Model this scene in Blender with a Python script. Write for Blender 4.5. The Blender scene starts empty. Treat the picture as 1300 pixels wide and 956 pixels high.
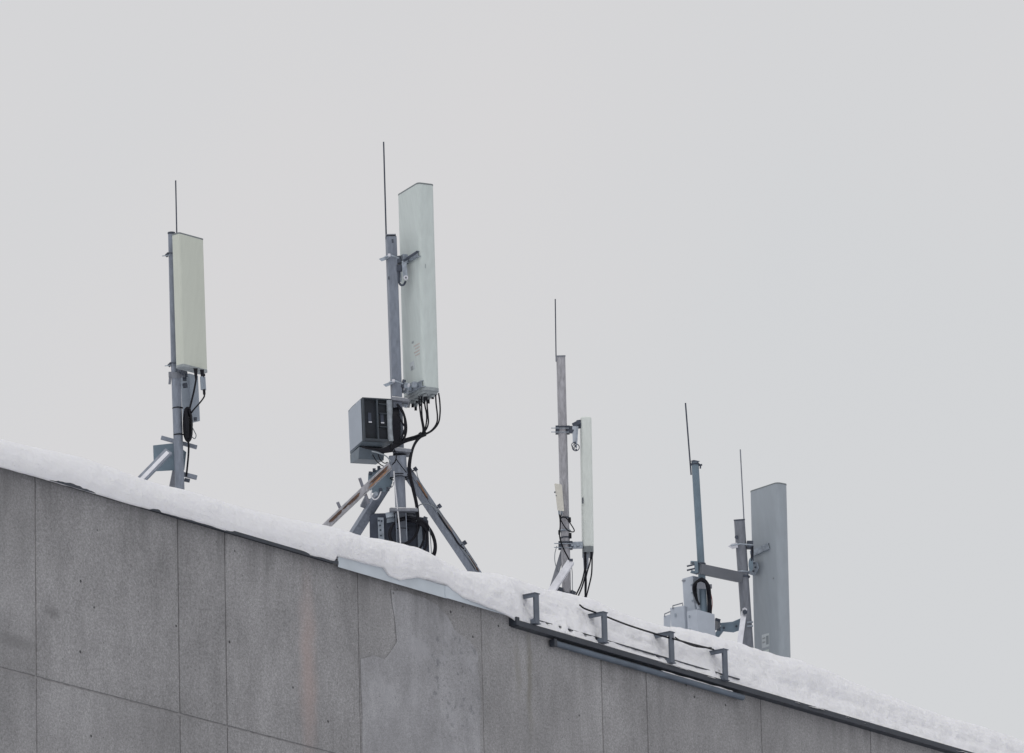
import bpy, bmesh, math, random
from mathutils import Vector as V, noise as NZ, Matrix
random.seed(7)
S = bpy.context.scene
COL = S.collection

# ------------------------------------------------------------------ camera
AL, TH, RHO = math.radians(54), math.radians(15.4), math.radians(1.5)
FPX, DIST, H = 9000.0, 62.0, 16.4           # H: top of the wall, metres above the ground
Zv = V((0, 0, 1))
Rh = V((math.cos(AL), -math.sin(AL), 0)); Fh = V((math.sin(AL), math.cos(AL), 0))
Fw = Fh*math.cos(TH) + Zv*math.sin(TH); Up = -Fh*math.sin(TH) + Zv*math.cos(TH)
Rc = Rh*math.cos(RHO) - Up*math.sin(RHO); Uc = Up*math.cos(RHO) + Rh*math.sin(RHO)
def ray(u, v): return Fw*FPX + Rc*(u-650) - Uc*(v-478)
CAM = V((0, 0, H)) - ray(430, 715).normalized()*DIST
def PD(u, v, d): return CAM + ray(u, v)*(d/FPX)          # point at depth d along the view axis
def PY(u, v, y):                                         # point on a plane parallel to the wall
    r = ray(u, v); return CAM + r*((y-CAM.y)/r.y)
def PR(u, v, z):
    r = ray(u, v); return CAM + r*((z-CAM.z)/r.z)
def depth(p): return (p-CAM).dot(Fw)

# ------------------------------------------------------------------ mesh helpers
class MB:
    def __init__(s): s.v = []; s.f = []; s.sm = []
    def add(s, vs, fs, smooth=False):
        n = len(s.v); s.v += [V(p) for p in vs]
        for f in fs: s.f.append([i+n for i in f]); s.sm.append(smooth)
        return s
    def box8(s, c):      # c: 4 bottom then 4 top, each ccw seen from above
        return s.add(c, [(3,2,1,0),(4,5,6,7),(0,1,5,4),(1,2,6,5),(2,3,7,6),(3,0,4,7)])
    def frame(s, o, a, b, c):   # corner + three edge vectors
        if a.cross(b).dot(c) < 0: a, b = b, a
        return s.box8([o, o+a, o+a+b, o+b, o+c, o+a+c, o+a+b+c, o+b+c])
    def cbox(s, c, a, b, d): return s.frame(c-a/2-b/2-d/2, a, b, d)
    def bar(s, p, q, w, h, side):  # w along side, h along the third axis
        t = (q-p).normalized(); sd = (side - t*side.dot(t)).normalized(); n = t.cross(sd)
        return s.frame(p - sd*w/2 - n*h/2, sd*w, n*h, q-p)
    def channel(s, p, q, w, h, side, th=.006, flip=1):   # U section: web facing along the third axis
        t = (q-p).normalized(); sd = (side - t*side.dot(t)).normalized(); n = t.cross(sd)*flip
        L = q-p
        s.frame(p - sd*w/2, sd*w, n*th, L)
        s.frame(p - sd*w/2 + n*(th+.0003), sd*th, n*h, L)
        s.frame(p + sd*(w/2-th) + n*(th+.0003), sd*th, n*h, L)
        return s
    def prism(s, poly, ext, smooth=True):   # polygon (list of points) extruded along ext, caps with their own verts
        n = len(poly); nrm = V((0,0,0))
        for i in range(n): nrm += poly[i].cross(poly[(i+1)%n])
        if nrm.dot(ext) < 0: poly = poly[::-1]
        s.add(poly + [p+ext for p in poly], [(i,(i+1)%n,(i+1)%n+n,i+n) for i in range(n)], smooth)
        s.add(poly, [tuple(range(n-1,-1,-1))]); s.add([p+ext for p in poly], [tuple(range(n))])
        return s
    def tube(s, pts, r, seg=10, cap=True, r2=None):
        pts = [V(p) for p in pts]; n = len(pts); rings = []
        t0 = (pts[1]-pts[0]).normalized(); nn = t0.orthogonal().normalized()
        for i, p in enumerate(pts):
            t = (pts[min(i+1,n-1)]-pts[max(i-1,0)]).normalized()
            nn = (nn - t*nn.dot(t)).normalized(); b = t.cross(nn)
            rr = r if r2 is None else r+(r2-r)*i/(n-1)
            rings += [p + (nn*math.cos(2*math.pi*k/seg) + b*math.sin(2*math.pi*k/seg))*rr for k in range(seg)]
        fs = [(i*seg+k, i*seg+(k+1)%seg, (i+1)*seg+(k+1)%seg, (i+1)*seg+k) for i in range(n-1) for k in range(seg)]
        s.add(rings, fs, True)
        if cap:
            s.add(rings[:seg], [tuple(range(seg-1,-1,-1))]); s.add(rings[-seg:], [tuple(range(seg))])
        return s
    def disc(s, c, ax, r, th, seg=14): ax = ax.normalized(); return s.tube([c-ax*th/2, c+ax*th/2], r, seg)
    def build(s, name, m, parent=None, bev=0, origin=None):
        if parent is not None: o0 = parent['_o']; o0 = V(o0)
        elif origin is not None: o0 = origin
        else:
            o0 = sum(s.v, V((0,0,0)))/len(s.v); o0.z = min(p.z for p in s.v)
        me = bpy.data.meshes.new(name); me.from_pydata([p-o0 for p in s.v], [], s.f); me.update()
        me.polygons.foreach_set('use_smooth', s.sm)
        me.materials.append(m)
        ob = bpy.data.objects.new(name, me); COL.objects.link(ob); ob['_o'] = tuple(o0)
        if parent is not None: ob.parent = parent
        else: ob.location = o0
        if bev:
            b = ob.modifiers.new('bevel', 'BEVEL'); b.width = bev; b.segments = 2; b.limit_method = 'ANGLE'; b.angle_limit = math.radians(50)
        return ob
def pieces(mb, name, m, parent, bev=0):
    """build every loose piece of mb as a part of its own"""
    par = list(range(len(mb.v))); key = {}
    def find(i):
        while par[i] != i: par[i] = par[par[i]]; i = par[i]
        return i
    for i, p in enumerate(mb.v):
        k = (round(p.x, 5), round(p.y, 5), round(p.z, 5))
        if k in key: par[find(i)] = find(key[k])
        else: key[k] = i
    for f in mb.f:
        for i in f[1:]: par[find(i)] = find(f[0])
    groups = {}
    for f, sm in zip(mb.f, mb.sm): groups.setdefault(find(f[0]), []).append((f, sm))
    out = []
    for fs in groups.values():
        q = MB(); idx = {}
        for f, sm in fs:
            for i in f:
                if i not in idx: idx[i] = len(q.v); q.v.append(mb.v[i])
            q.f.append([idx[i] for i in f]); q.sm.append(sm)
        out.append(q.build(name, m, parent, bev))
    return out
def curve(pts, n=8):         # Catmull-Rom through the points
    pts = [V(p) for p in pts]; P = [pts[0]*2-pts[1]] + pts + [pts[-1]*2-pts[-2]]; out = []
    for i in range(1, len(P)-2):
        a, b, c, d = P[i-1:i+3]
        for k in range(n):
            t = k/n
            out.append(.5*((2*b)+(c-a)*t+(2*a-5*b+4*c-d)*t*t+(3*b-a-3*c+d)*t**3))
    return out+[pts[-1]]
def tag(o, label, cat, group=None, kind=None):
    if label: o['label'] = label
    if cat: o['category'] = cat
    if group: o['group'] = group
    if kind: o['kind'] = kind
    return o
def thing(name, loc, label, cat, group=None):
    o = bpy.data.objects.new(name, None); COL.objects.link(o); o.location = loc; o['_o'] = tuple(loc)
    o.empty_display_size = .1
    return tag(o, label, cat, group)

# ------------------------------------------------------------------ materials
def mat(name, rgb, rough=.6, metal=0., var=.12, vscale=6., bump=.0, bscale=60., rust=0., rustscale=9., spec=.4, dust=0., streak=None):
    m = bpy.data.materials.new(name); m.use_nodes = True
    nt = m.node_tree; N = nt.nodes; L = nt.links; bs = N['Principled BSDF']
    tc = N.new('ShaderNodeTexCoord'); mp = N.new('ShaderNodeMapping'); L.new(tc.outputs['Object'], mp.inputs[0])
    if streak: mp.inputs['Scale'].default_value = streak
    n1 = N.new('ShaderNodeTexNoise'); n1.inputs['Scale'].default_value = vscale; n1.inputs['Detail'].default_value = 6
    L.new(mp.outputs[0], n1.inputs[0])
    mr = N.new('ShaderNodeMapRange'); mr.inputs[1].default_value = .3; mr.inputs[2].default_value = .7
    mr.inputs[3].default_value = 1-var; mr.inputs[4].default_value = 1+var; L.new(n1.outputs[0], mr.inputs[0])
    mx = N.new('ShaderNodeMix'); mx.data_type = 'RGBA'; mx.blend_type = 'MULTIPLY'; mx.inputs[0].default_value = 1
    mx.inputs[6].default_value = (*rgb, 1); L.new(mr.outputs[0], mx.inputs[7]); col = mx.outputs[2]
    if rust:
        n2 = N.new('ShaderNodeTexNoise'); n2.inputs['Scale'].default_value = rustscale; n2.inputs['Detail'].default_value = 8; n2.inputs['Roughness'].default_value = .7
        L.new(tc.outputs['Object'], n2.inputs[0])
        r2 = N.new('ShaderNodeMapRange'); r2.inputs[1].default_value = .72-rust*.3; r2.inputs[2].default_value = .80-rust*.3; L.new(n2.outputs[0], r2.inputs[0])
        n3 = N.new('ShaderNodeTexNoise'); n3.inputs['Scale'].default_value = 40; L.new(tc.outputs['Object'], n3.inputs[0])
        rc = N.new('ShaderNodeMix'); rc.data_type = 'RGBA'; rc.inputs[6].default_value = (.045, .018, .012, 1); rc.inputs[7].default_value = (.26, .13, .07, 1)
        L.new(n3.outputs[0], rc.inputs[0])
        m2 = N.new('ShaderNodeMix'); m2.data_type = 'RGBA'; L.new(r2.outputs[0], m2.inputs[0]); L.new(col, m2.inputs[6]); L.new(rc.outputs[2], m2.inputs[7]); col = m2.outputs[2]
    L.new(col, bs.inputs['Base Color'])
    bs.inputs['Roughness'].default_value = rough; bs.inputs['Metallic'].default_value = metal
    bs.inputs['Specular IOR Level'].default_value = spec
    if bump:
        n4 = N.new('ShaderNodeTexNoise'); n4.inputs['Scale'].default_value = bscale; n4.inputs['Detail'].default_value = 5; L.new(tc.outputs['Object'], n4.inputs[0])
        bp = N.new('ShaderNodeBump'); bp.inputs['Strength'].default_value = bump; bp.inputs['Distance'].default_value = .01
        L.new(n4.outputs[0], bp.inputs['Height']); L.new(bp.outputs[0], bs.inputs['Normal'])
    return m
M = dict(
 radome_green = mat('radome pale green', (.52,.55,.49), .45, var=.03, vscale=3, streak=(8,8,.7)),
 radome_mint  = mat('radome mint grey', (.51,.565,.555), .45, var=.05, vscale=4, streak=(8,8,.7)),
 radome_white = mat('radome off white', (.61,.65,.625), .45, var=.05, vscale=4, streak=(8,8,.7)),
 radome_grey  = mat('radome slate grey', (.29,.325,.36), .45, var=.05, vscale=3, streak=(8,8,.7)),
 cap_grey = mat('cap grey', (.17,.19,.20), .6, var=.15, vscale=20),
 plate = mat('connector plate', (.27,.30,.315), .5, var=.2, vscale=25, bump=.2),
 steel_blue = mat('painted blue grey steel', (.19,.215,.262), .5, var=.18, vscale=7, rust=.10, rustscale=16, bump=.15, streak=(5,5,.8)),
 steel_teal = mat('painted teal grey steel', (.14,.19,.235), .5, var=.15, vscale=7, rust=.08, rustscale=20, bump=.1),
 steel_grey = mat('weathered grey steel', (.175,.188,.218), .55, var=.15, vscale=8, rust=.06, rustscale=12, bump=.15, streak=(5,5,1)),
 steel_dirty = mat('weathered brown grey galvanised pipe', (.33,.33,.355), .55, var=.25, vscale=9, rust=.22, rustscale=8, bump=.15, streak=(4,4,.7)),
 galv = mat('galvanised steel', (.30,.34,.39), .4, metal=.45, var=.25, vscale=30, bump=.15),
 galv_light = mat('bright galvanised channel', (.60,.61,.66), .45, metal=.1, var=.10, vscale=14),
 rusty = mat('rusty grey paint', (.24,.25,.29), .6, var=.2, vscale=8, rust=.62, rustscale=7, bump=.3),
 rust_edge = mat('steel with rust runs', (.15,.18,.23), .6, var=.2, vscale=8, rust=.40, rustscale=7, bump=.2),
 clamp_dark = mat('dark clamp steel', (.045,.055,.078), .55, metal=.0, var=.3, vscale=30),
 rail_dark = mat('dark grey painted rail', (.028,.034,.046), .5, var=.2, vscale=6, bump=.1),
 bracket_steel = mat('bracket grey paint', (.095,.112,.142), .5, var=.15, vscale=10, bump=.1),
 tin = mat('pale sheet metal flashing', (.47,.52,.57), .4, metal=.15, var=.10, vscale=3, bump=.15, bscale=6),
 tin_pipe = mat('grey sheet metal gutter', (.09,.115,.15), .45, metal=.3, var=.2, vscale=5),
 rubber = mat('black cable rubber', (.006,.0065,.011), .55, var=.2, spec=.22),
 grey_wire = mat('grey wire', (.16,.18,.20), .5),
 white_wire = mat('white wire', (.62,.63,.66), .5),
 red_wire = mat('red wire', (.35,.12,.12), .5),
 unit_light = mat('light grey radio housing', (.40,.44,.50), .5, var=.05, vscale=10),
 unit_mid = mat('grey radio housing', (.235,.275,.325), .5, var=.08, vscale=8, bump=.05),
 unit_dark = mat('dark radio front', (.010,.014,.021), .6, var=.3, vscale=20),
 unit_navy = mat('navy grey housing', (.040,.050,.075), .5, var=.2, vscale=10),  # dark navy base colour of the housing itself
 unit_trim = mat('bright trim', (.27,.30,.33), .5, var=.25, vscale=18),
 cream = mat('cream plastic', (.60,.585,.53), .5, var=.05),
 sticker = mat('white sticker', (.46,.50,.53), .5, var=.06, vscale=60),
 sticker_ink = mat('grey sticker print', (.22,.25,.27), .5),
 red_ink = mat('faded red print', (.50,.44,.42), .6),
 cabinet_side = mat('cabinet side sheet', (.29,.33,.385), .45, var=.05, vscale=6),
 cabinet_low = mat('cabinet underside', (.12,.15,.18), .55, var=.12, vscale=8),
 cabinet_rim = mat('cabinet rim', (.040,.050,.062), .5, var=.2, vscale=12),
 crossbar = mat('crossbar paint', (.125,.135,.155), .5, var=.08, vscale=5),
 deep_rust = mat('deep rust', (.085,.052,.040), .9, var=.5, vscale=22, bump=.5, bscale=80),
 orange_rust = mat('orange rust', (.24,.135,.08), .9, var=.4, vscale=18, bump=.4, bscale=80),
)

def snow_material():
    m = bpy.data.materials.new('snow'); m.use_nodes = True; nt = m.node_tree; N = nt.nodes; L = nt.links; bs = N['Principled BSDF']
    bs.inputs['Base Color'].default_value = (.80, .805, .835, 1); bs.inputs['Roughness'].default_value = .75
    bs.inputs['Specular IOR Level'].default_value = .15
    bs.inputs['Subsurface Weight'].default_value = .25; bs.inputs['Subsurface Radius'].default_value = (.02, .02, .025); bs.inputs['Subsurface Scale'].default_value = 1
    tc = N.new('ShaderNodeTexCoord')
    a = N.new('ShaderNodeTexNoise'); a.inputs['Scale'].default_value = 9; a.inputs['Detail'].default_value = 9; a.inputs['Roughness'].default_value = .62; L.new(tc.outputs['Object'], a.inputs[0])
    b = N.new('ShaderNodeTexNoise'); b.inputs['Scale'].default_value = 70; b.inputs['Detail'].default_value = 6; b.inputs['Roughness'].default_value = .7; L.new(tc.outputs['Object'], b.inputs[0])
    b1 = N.new('ShaderNodeBump'); b1.inputs['Strength'].default_value = .6; b1.inputs['Distance'].default_value = .07; L.new(a.outputs[0], b1.inputs['Height'])
    b2 = N.new('ShaderNodeBump'); b2.inputs['Strength'].default_value = .7; b2.inputs['Distance'].default_value = .018; L.new(b.outputs[0], b2.inputs['Height']); L.new(b1.outputs[0], b2.inputs['Normal'])
    L.new(b2.outputs[0], bs.inputs['Normal'])
    return m
M['snow'] = snow_material()

def concrete_material(name, base, patch=False):
    m = bpy.data.materials.new(name); m.use_nodes = True; nt = m.node_tree; N = nt.nodes; L = nt.links; bs = N['Principled BSDF']
    geo = N.new('ShaderNodeNewGeometry'); pos = geo.outputs['Position']
    def noise(scale, det=8, rough=.6, mapping=None):
        n = N.new('ShaderNodeTexNoise'); n.inputs['Scale'].default_value = scale; n.inputs['Detail'].default_value = det; n.inputs['Roughness'].default_value = rough
        if mapping:
            mp = N.new('ShaderNodeMapping'); mp.inputs['Scale'].default_value = mapping; L.new(pos, mp.inputs[0]); L.new(mp.outputs[0], n.inputs[0])
        else: L.new(pos, n.inputs[0])
        return n.outputs[0]
    def mrange(x, a, b, c, d):
        r = N.new('ShaderNodeMapRange'); r.inputs[1].default_value = a; r.inputs[2].default_value = b; r.inputs[3].default_value = c; r.inputs[4].default_value = d
        r.interpolation_type = 'SMOOTHSTEP'; L.new(x, r.inputs[0]); return r.outputs[0]
    def mul(c, x, fac=None):
        q = N.new('ShaderNodeMix'); q.data_type = 'RGBA'; q.blend_type = 'MULTIPLY'; q.inputs[0].default_value = 1
        L.new(c, q.inputs[6]); L.new(x, q.inputs[7]); return q.outputs[2]
    def mixc(c, rgb, f):
        q = N.new('ShaderNodeMix'); q.data_type = 'RGBA'; L.new(f, q.inputs[0]); L.new(c, q.inputs[6]); q.inputs[7].default_value = (*rgb, 1); return q.outputs[2]
    def math_(op, a, b):
        q = N.new('ShaderNodeMath'); q.operation = op
        for i, x in enumerate((a, b)):
            if isinstance(x, (int, float)): q.inputs[i].default_value = x
            else: L.new(x, q.inputs[i])
        return q.outputs[0]
    rgb = N.new('ShaderNodeRGB'); rgb.outputs[0].default_value = (*base, 1); c = rgb.outputs[0]
    c = mul(c, mrange(noise(.7, 5), .3, .7, .84, 1.14))
    c = mul(c, mrange(noise(5, 8, .65, (1, 1, .35)), .3, .7, .90, 1.10))
    c = mul(c, mrange(noise(42, 4, .75), .34, .66, .82 if not patch else .93, 1.16 if not patch else 1.07))
    c = mul(c, mrange(noise(90, 2, .6), .35, .65, .88, 1.11))
    sep = N.new('ShaderNodeSeparateXYZ'); L.new(pos, sep.inputs[0]); X, Z = sep.outputs[0], sep.outputs[2]
    # darker vertical streaks fading out below the wall head
    runs = mrange(noise(3.2, 6, .6, (1, 1, .05)), .50, .66, 0, 1)
    top = mrange(math_('ADD', Z, math_('MULTIPLY', noise(2.2, 5, .6), .7)), H-.25, H+.35, 0, 1)
    c = mixc(c, tuple(b*.55 for b in base), math_('MULTIPLY', math_('MULTIPLY', runs, top), .6))
    # dark spots, and air holes whose inner shade is painted as dark dots
    v = N.new('ShaderNodeTexVoronoi'); v.inputs['Scale'].default_value = 3.4; L.new(pos, v.inputs[0])
    vs = mrange(v.outputs['Distance'], .035, .055, 1, 0)
    c = mixc(c, (.035, .035, .038), math_('MULTIPLY', vs, .85))
    v2 = N.new('ShaderNodeTexVoronoi'); v2.inputs['Scale'].default_value = 11; L.new(pos, v2.inputs[0])
    c = mixc(c, (.06, .06, .065), math_('MULTIPLY', mrange(v2.outputs['Distance'], .05, .085, 1, 0), .55))
    # pinkish rust bloom on the plain panel, and a green brown run
    def blob(u, v_, sx, sz, rgb_, f):
        nonlocal c
        p = PY(u, v_, 0)
        nx = math_('ADD', X, math_('MULTIPLY', math_('SUBTRACT', noise(3, 5), .5), .16))
        dx = math_('DIVIDE', math_('SUBTRACT', nx, p.x), sx); dz = math_('DIVIDE', math_('SUBTRACT', Z, p.z), sz)
        d = math_('SQRT', math_('ADD', math_('MULTIPLY', dx, dx), math_('MULTIPLY', dz, dz)), 0)
        c = mixc(c, rgb_, math_('MULTIPLY', mrange(d, .1, 1, 1, 0), f))
    if not patch:
        blob(391, 850, .17, 1.15, (base[0]*1.40, base[1]*1.05, base[2]*.94), .45)
        blob(672, 860, .07, .75, (base[0]*.62, base[1]*.60, base[2]*.50), .6)
        blob(657, 850, .08, .40, (base[0]*.75, base[1]*.73, base[2]*.66), .5)
        blob(20, 815, .45, .10, (base[0]*.6, base[1]*.6, base[2]*.6), .6)
        blob(66, 778, .16, .07, (base[0]*.55, base[1]*.55, base[2]*.55), .6)
    else:
        sp = mrange(noise(14, 6, .7), .55, .62, 0, 1)
        p = PY(575, 860, 0)
        rx = math_('SUBTRACT', X, p.x); rz = math_('SUBTRACT', Z, p.z)
        d = math_('SQRT', math_('ADD', math_('MULTIPLY', rx, rx), math_('MULTIPLY', rz, rz)), 0)
        c = mixc(c, (base[0]*.40, base[1]*.42, base[2]*.46), math_('MULTIPLY', math_('MULTIPLY', sp, mrange(d, .25, .85, 1, 0)), .5))
        c = mixc(c, (base[0]*1.25, base[1]*1.25, base[2]*1.27), math_('MULTIPLY', mrange(noise(2.1, 6, .6), .5, .66, 0, 1), .55))
    L.new(c, bs.inputs['Base Color']); bs.inputs['Roughness'].default_value = .9; bs.inputs['Specular IOR Level'].default_value = .2
    b1 = N.new('ShaderNodeBump'); b1.inputs['Strength'].default_value = .5 if not patch else .3; b1.inputs['Distance'].default_value = .012
    L.new(noise(38, 8, .75), b1.inputs['Height']); L.new(b1.outputs[0], bs.inputs['Normal'])
    return m
M['concrete'] = concrete_material('concrete panel', (.268, .267, .274))
M['patch'] = concrete_material('trowelled repair mortar', (.286, .288, .302), True)
M['mortar'] = mat('joint mortar', (.31,.305,.31), .95, var=.25, vscale=12, bump=.5)

# ------------------------------------------------------------------ ground
g = MB().add([(-3000,-3000,0),(3000,-3000,0),(3000,3000,0),(-3000,3000,0)], [(0,1,2,3)]).build('ground', M['snow'], origin=V((0,0,0)))
tag(g, 'snow covered ground around the foot of the building', None, kind='structure')

# ------------------------------------------------------------------ building
X0, X1, YB = -22.0, 42.0, 14.0
bld = thing('concrete_building', V((0, 0, 0)), 'grey concrete panel building whose long snowy roof edge slopes across the lower left', 'building')
jx = [PY(u, v, 0).x for u, v in ((45,700),(226,730),(286,760),(455,800),(611,800),(763,840),(820,855))]
pitch = jx[1]-jx[0]
xs = []
x = jx[0]
while x > X0+.5: x -= pitch; xs.append(max(x, X0))
xs = xs[::-1] + jx
x = jx[-1]; k = 0
while x < X1-.2:
    x += pitch if k % 4 else pitch; k += 1
    xs.append(min(x, X1))
zj = PY(20, 851.5, 0).z
zrows = [H, zj]
z = zj
while z > .1: z = max(z-3.0, 0); zrows.append(z)
w = MB()
g_ = .015
for i in range(len(xs)-1):
    a, b = xs[i]+g_/2, xs[i+1]-g_/2
    if b-a < .1: continue
    for j in range(len(zrows)-1):
        t, bt = zrows[j]-(0 if j == 0 else g_), zrows[j+1]
        off = -.004*random.random()       # slightly different planes, butted at the joints
        wob = lambda s_: 0
        w.frame(V((a, off, bt)), V((b-a, 0, 0)), V((0, .25, 0)), V((0, 0, t-bt)))
w.build('wall', M['concrete'], bld, bev=.006)
jm = MB(); jm.frame(V((X0, .009, 0)), V((X1-X0, 0, 0)), V((0, .2, 0)), V((0, 0, H-.01))); jm.build('joint_mortar', M['mortar'], bld)
ow = MB()
ow.frame(V((X0, .262, 0)), V((.3, 0, 0)), V((0, YB-.262, 0)), V((0, 0, H-.004)))
ow.frame(V((X1-.3, .262, 0)), V((.3, 0, 0)), V((0, YB-.262, 0)), V((0, 0, H-.004)))
ow.frame(V((X0+.302, YB-.3, 0)), V((X1-X0-.604, 0, 0)), V((0, .3, 0)), V((0, 0, H-.004)))
ow.build('side_wall', M['concrete'], bld)
rf = MB(); rf.frame(V((X0+.302, .262, H-.35)), V((X1-X0-.604, 0, 0)), V((0, YB-.564, 0)), V((0, 0, .30))); rf.build('roof', M['concrete'], bld)

# repair mortar patch, 4 mm proud of its panel
def rough_poly(pix, amp, y, n=9):
    out = []
    m_ = len(pix)
    for i in range(m_):
        a, b = PY(*pix[i], y), PY(*pix[(i+1) % m_], y)
        for k in range(n):
            p = a.lerp(b, k/n); q = NZ.noise_vector(p*4.0)
            straight = abs(a.x-b.x) < .02 and abs(a.z-b.z) > .5
            s_ = .15 if straight else 1
            out.append(V((p.x+q.x*amp*s_, y, p.z+q.z*amp*s_)))
    return out
xl, xr = jx[3]+.015, jx[4]-.02
poly = rough_poly([(497,748),(530,756),(556,768),(568,784),(577,801),(596,812),(606,832),(609,900),(611,1010),(459,975),(458,836),(474,830),(489,836),(504,815),(503,785)], .035, -.0085)
poly = [V((min(max(p.x, xl), xr), p.y, max(p.z, zj+.02))) for p in poly]
MB().prism(poly, V((0, .006, 0)), False).build('mortar_patch', M['patch'], bld)

# flashing: sheet metal drip edge running along the wall head
fl = MB()
def flash(xa, xb, ztop, zbot, y):
    fl.frame(V((xa, y, zbot)), V((xb-xa, 0, 0)), V((0, .003, 0)), V((0, 0, ztop-zbot)))
    fl.frame(V((xa, y+.0032, ztop-.003)), V((xb-xa, 0, 0)), V((0, .3, 0)), V((0, 0, .003)))
xf0, xf1, xf2 = PY(429, 712, -.06).x, PY(567, 745, -.06).x, PY(641, 775, -.06).x
zt, zb = PY(430, 704, -.06).z, PY(430, 720, -.06).z
flash(xf0, xf1-.0, zt, zb, -.062)
flash(xf1-.03, xf2, zt-.003, zb+.004, -.066)
flo = fl.build('flashing', M['tin'], bld)
f2 = MB()
zk = PY(220, 657, -.082).z+.010
f2.frame(V((X0, -.0785, zk+.020)), V((xf0-X0-.02, 0, 0)), V((0, .0784, 0)), V((0, 0, .006)))
f2.frame(V((X0, -.082, zk)), V((xf0-X0-.02, 0, 0)), V((0, .003, 0)), V((0, 0, .030)))
xl4 = PY(940, 866, -.05).x
f2.frame(V((xf2+.02, -.045, H-.012)), V((xl4-xf2-.02, 0, 0)), V((0, .3, 0)), V((0, 0, .010)))
f2.build('coping_shadow_lip', M['rail_dark'], bld)  # dark coping lip stands in for the thin shadow line under the snow

# ------------------------------------------------------------------ snow bank on the roof edge
YR = .34
sil = [(-60,546),(0,561),(83,580),(169,610),(220,622.5),(233,626),(279,641),(337,655),(396,667),(419,673),(441,679),(472,684),(508,693),(525,702),(544,713),(556,720),(570,723.5),(592,725.5),(616,727),(640,732),(652,736),(680,746),(700,749),(725,754),(744,760),(767,771),(788,780),(826,792),(859,797),(880,801),(908,809),(940,819),(960,824),(1006,836),(1016,842),(1032,846.5),(1050,853),(1070,863),(1110,879),(1160,897),(1230,920),(1320,952)]
bot = [(-60,575),(0,592.5),(110,623),(166,640),(240,659),(284,672.5),(380,700),(420,711),(425,712),(430,705),(455,711),(489,720),(497,731),(510,736),(522,734),(535,732),(550,736),(568,741),(580,750),(592,759),(616,768.5),(640,778),(652,784),(658,789),(700,800),(763,817.5),(842,841),(920,864.5),(1000,888),(1100,918),(1320,984)]
sil = [(PY(u, v, YR).x, PY(u, v, YR).z) for u, v in sil]
bot = [(PY(u, v, -.09).x, PY(u, v, -.09).z) for u, v in bot]
X_FL = PY(429, 706, -.08).x
def interp(T, x):
    if x <= T[0][0]: return T[0][1]
    for (a, za), (b, zb_) in zip(T, T[1:]):
        if x <= b:
            t = (x-a)/(b-a); t = t*t*(3-2*t)*.5+t*.5
            return za+(zb_-za)*t
    return T[-1][1]
def fbm(p, o=4):
    s_, a = 0, 1
    for i in range(o): s_ += NZ.noise(p)*a; p = p*2.1; a *= .5
    return s_
XA, XB = PY(-40, 600, 0).x, PY(1330, 950, 0).x
cols = []
x = X0-.05
while x < XA-.3: cols.append(x); x += .3
x = XA
while x < XB: cols.append(x); x += .013
while x < X1+.05: cols.append(x); x += .3
prof = 44
back = [.05,.12,.2,.35,.6,1,1.6,2.5,4,6,9,12.5,13.9]
holes = [(692,792),(708,797),(721,801),(741,806),(756,810),(834,834),(906,855),(914,853),(668,769)]
HO = [(PY(u, v, -.02), (.016+.012*(i % 3)), .05) for i, (u, v) in enumerate(holes)]
XBK = PY(655, 780, 0).x
vs, fs = [], []
PA = PY(655, 785, 0).x; PB = PY(430, 710, 0).x
for x in cols:
    zr, zb_ = interp(sil, x)-.012, interp(bot, x)
    rough = .45 if x < PB else (.9 if x < PA else 1.3)
    right = x > PA
    for j in range(prof+1):
        t = j/prof
        ang = t*math.pi/2
        # bulging front: leaves the eave nearly upright and rolls over to the ridge
        yf = -.092
        y = yf + (YR-yf)*(1-math.cos(ang))**(1.05 if not right else .95)
        zz = zb_ + (zr-zb_)*math.sin(ang)**(.92)
        if x > XBK: y += .115*min(1, (x-XBK)/.25)*(min(1, t/.22)**.8)*(1-t)
        if t < .12: y += (.12-t)*.10           # undercut lip at the eave
        n_ = fbm(V((x*1.7, y*2.5, zz*3)), 4)
        n2 = fbm(V((x*7+9, y*7, zz*9)), 3)
        n2 += .30*NZ.noise(V((x*1.6, 4, zz*26)))
        n3 = abs(fbm(V((x*16, y*16, zz*22)), 2))
        d = (n_*.024+n2*.013*min(1,.3+t*4)+n3*.006*min(1, t*6))*rough*(1-.75*t)
        nrm = V((0, -math.cos(ang), math.sin(ang)))
        p = V((x, y, zz)) + nrm*d
        if t < .25: p.z += (fbm(V((x*5, 3, 0)), 3)*.009-.004)*rough*(1-t/.25)
        for (hc, hr, hd) in HO:
            if abs(x-hc.x) < .08:
                q = V((p.x-hc.x, 0, (p.z-hc.z)*1.5)).length/hr
                if q < 1.5 and t < .6: p.y += hd*math.exp(-q*q*2.2)
        vs.append(p)
    for b in back:
        lvl = (zr-.0) - .16*(1-math.exp(-b*1.6)) + .02*NZ.noise(V((x*.8, b, 0)))*min(1, b*2)
        base = H+.20
        k_ = 1-math.exp(-b*.8)
        vs.append(V((x, YR+b if YR+b < 13.9 else 13.98, lvl*(1-k_)+base*k_)))
NR = prof+1+len(back)
for i in range(len(cols)-1):
    for j in range(NR-1):
        a = i*NR+j; fs.append((a, a+NR, a+NR+1, a+1))
# back face under the lip so the bank is a closed body
n0 = len(vs)
for i, x in enumerate(cols): vs.append(V((x, .05, vs[i*NR].z-.004 if vs[i*NR].z > H+.012 else H+.003)))
for i in range(len(cols)-1): fs.append((i*NR, n0+i, n0+i+1, (i+1)*NR))
for i in (0, len(cols)-1):
    r = [i*NR+j for j in range(NR)] + [n0+i]; fs.append(tuple(r if i else r[::-1]))
sn = MB().add(vs, fs, True).build('roof_snow', M['snow'], origin=V((0, 0, H)))
tag(sn, 'thick bank of snow lying on the roof edge of the concrete building', None, kind='stuff')

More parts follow.
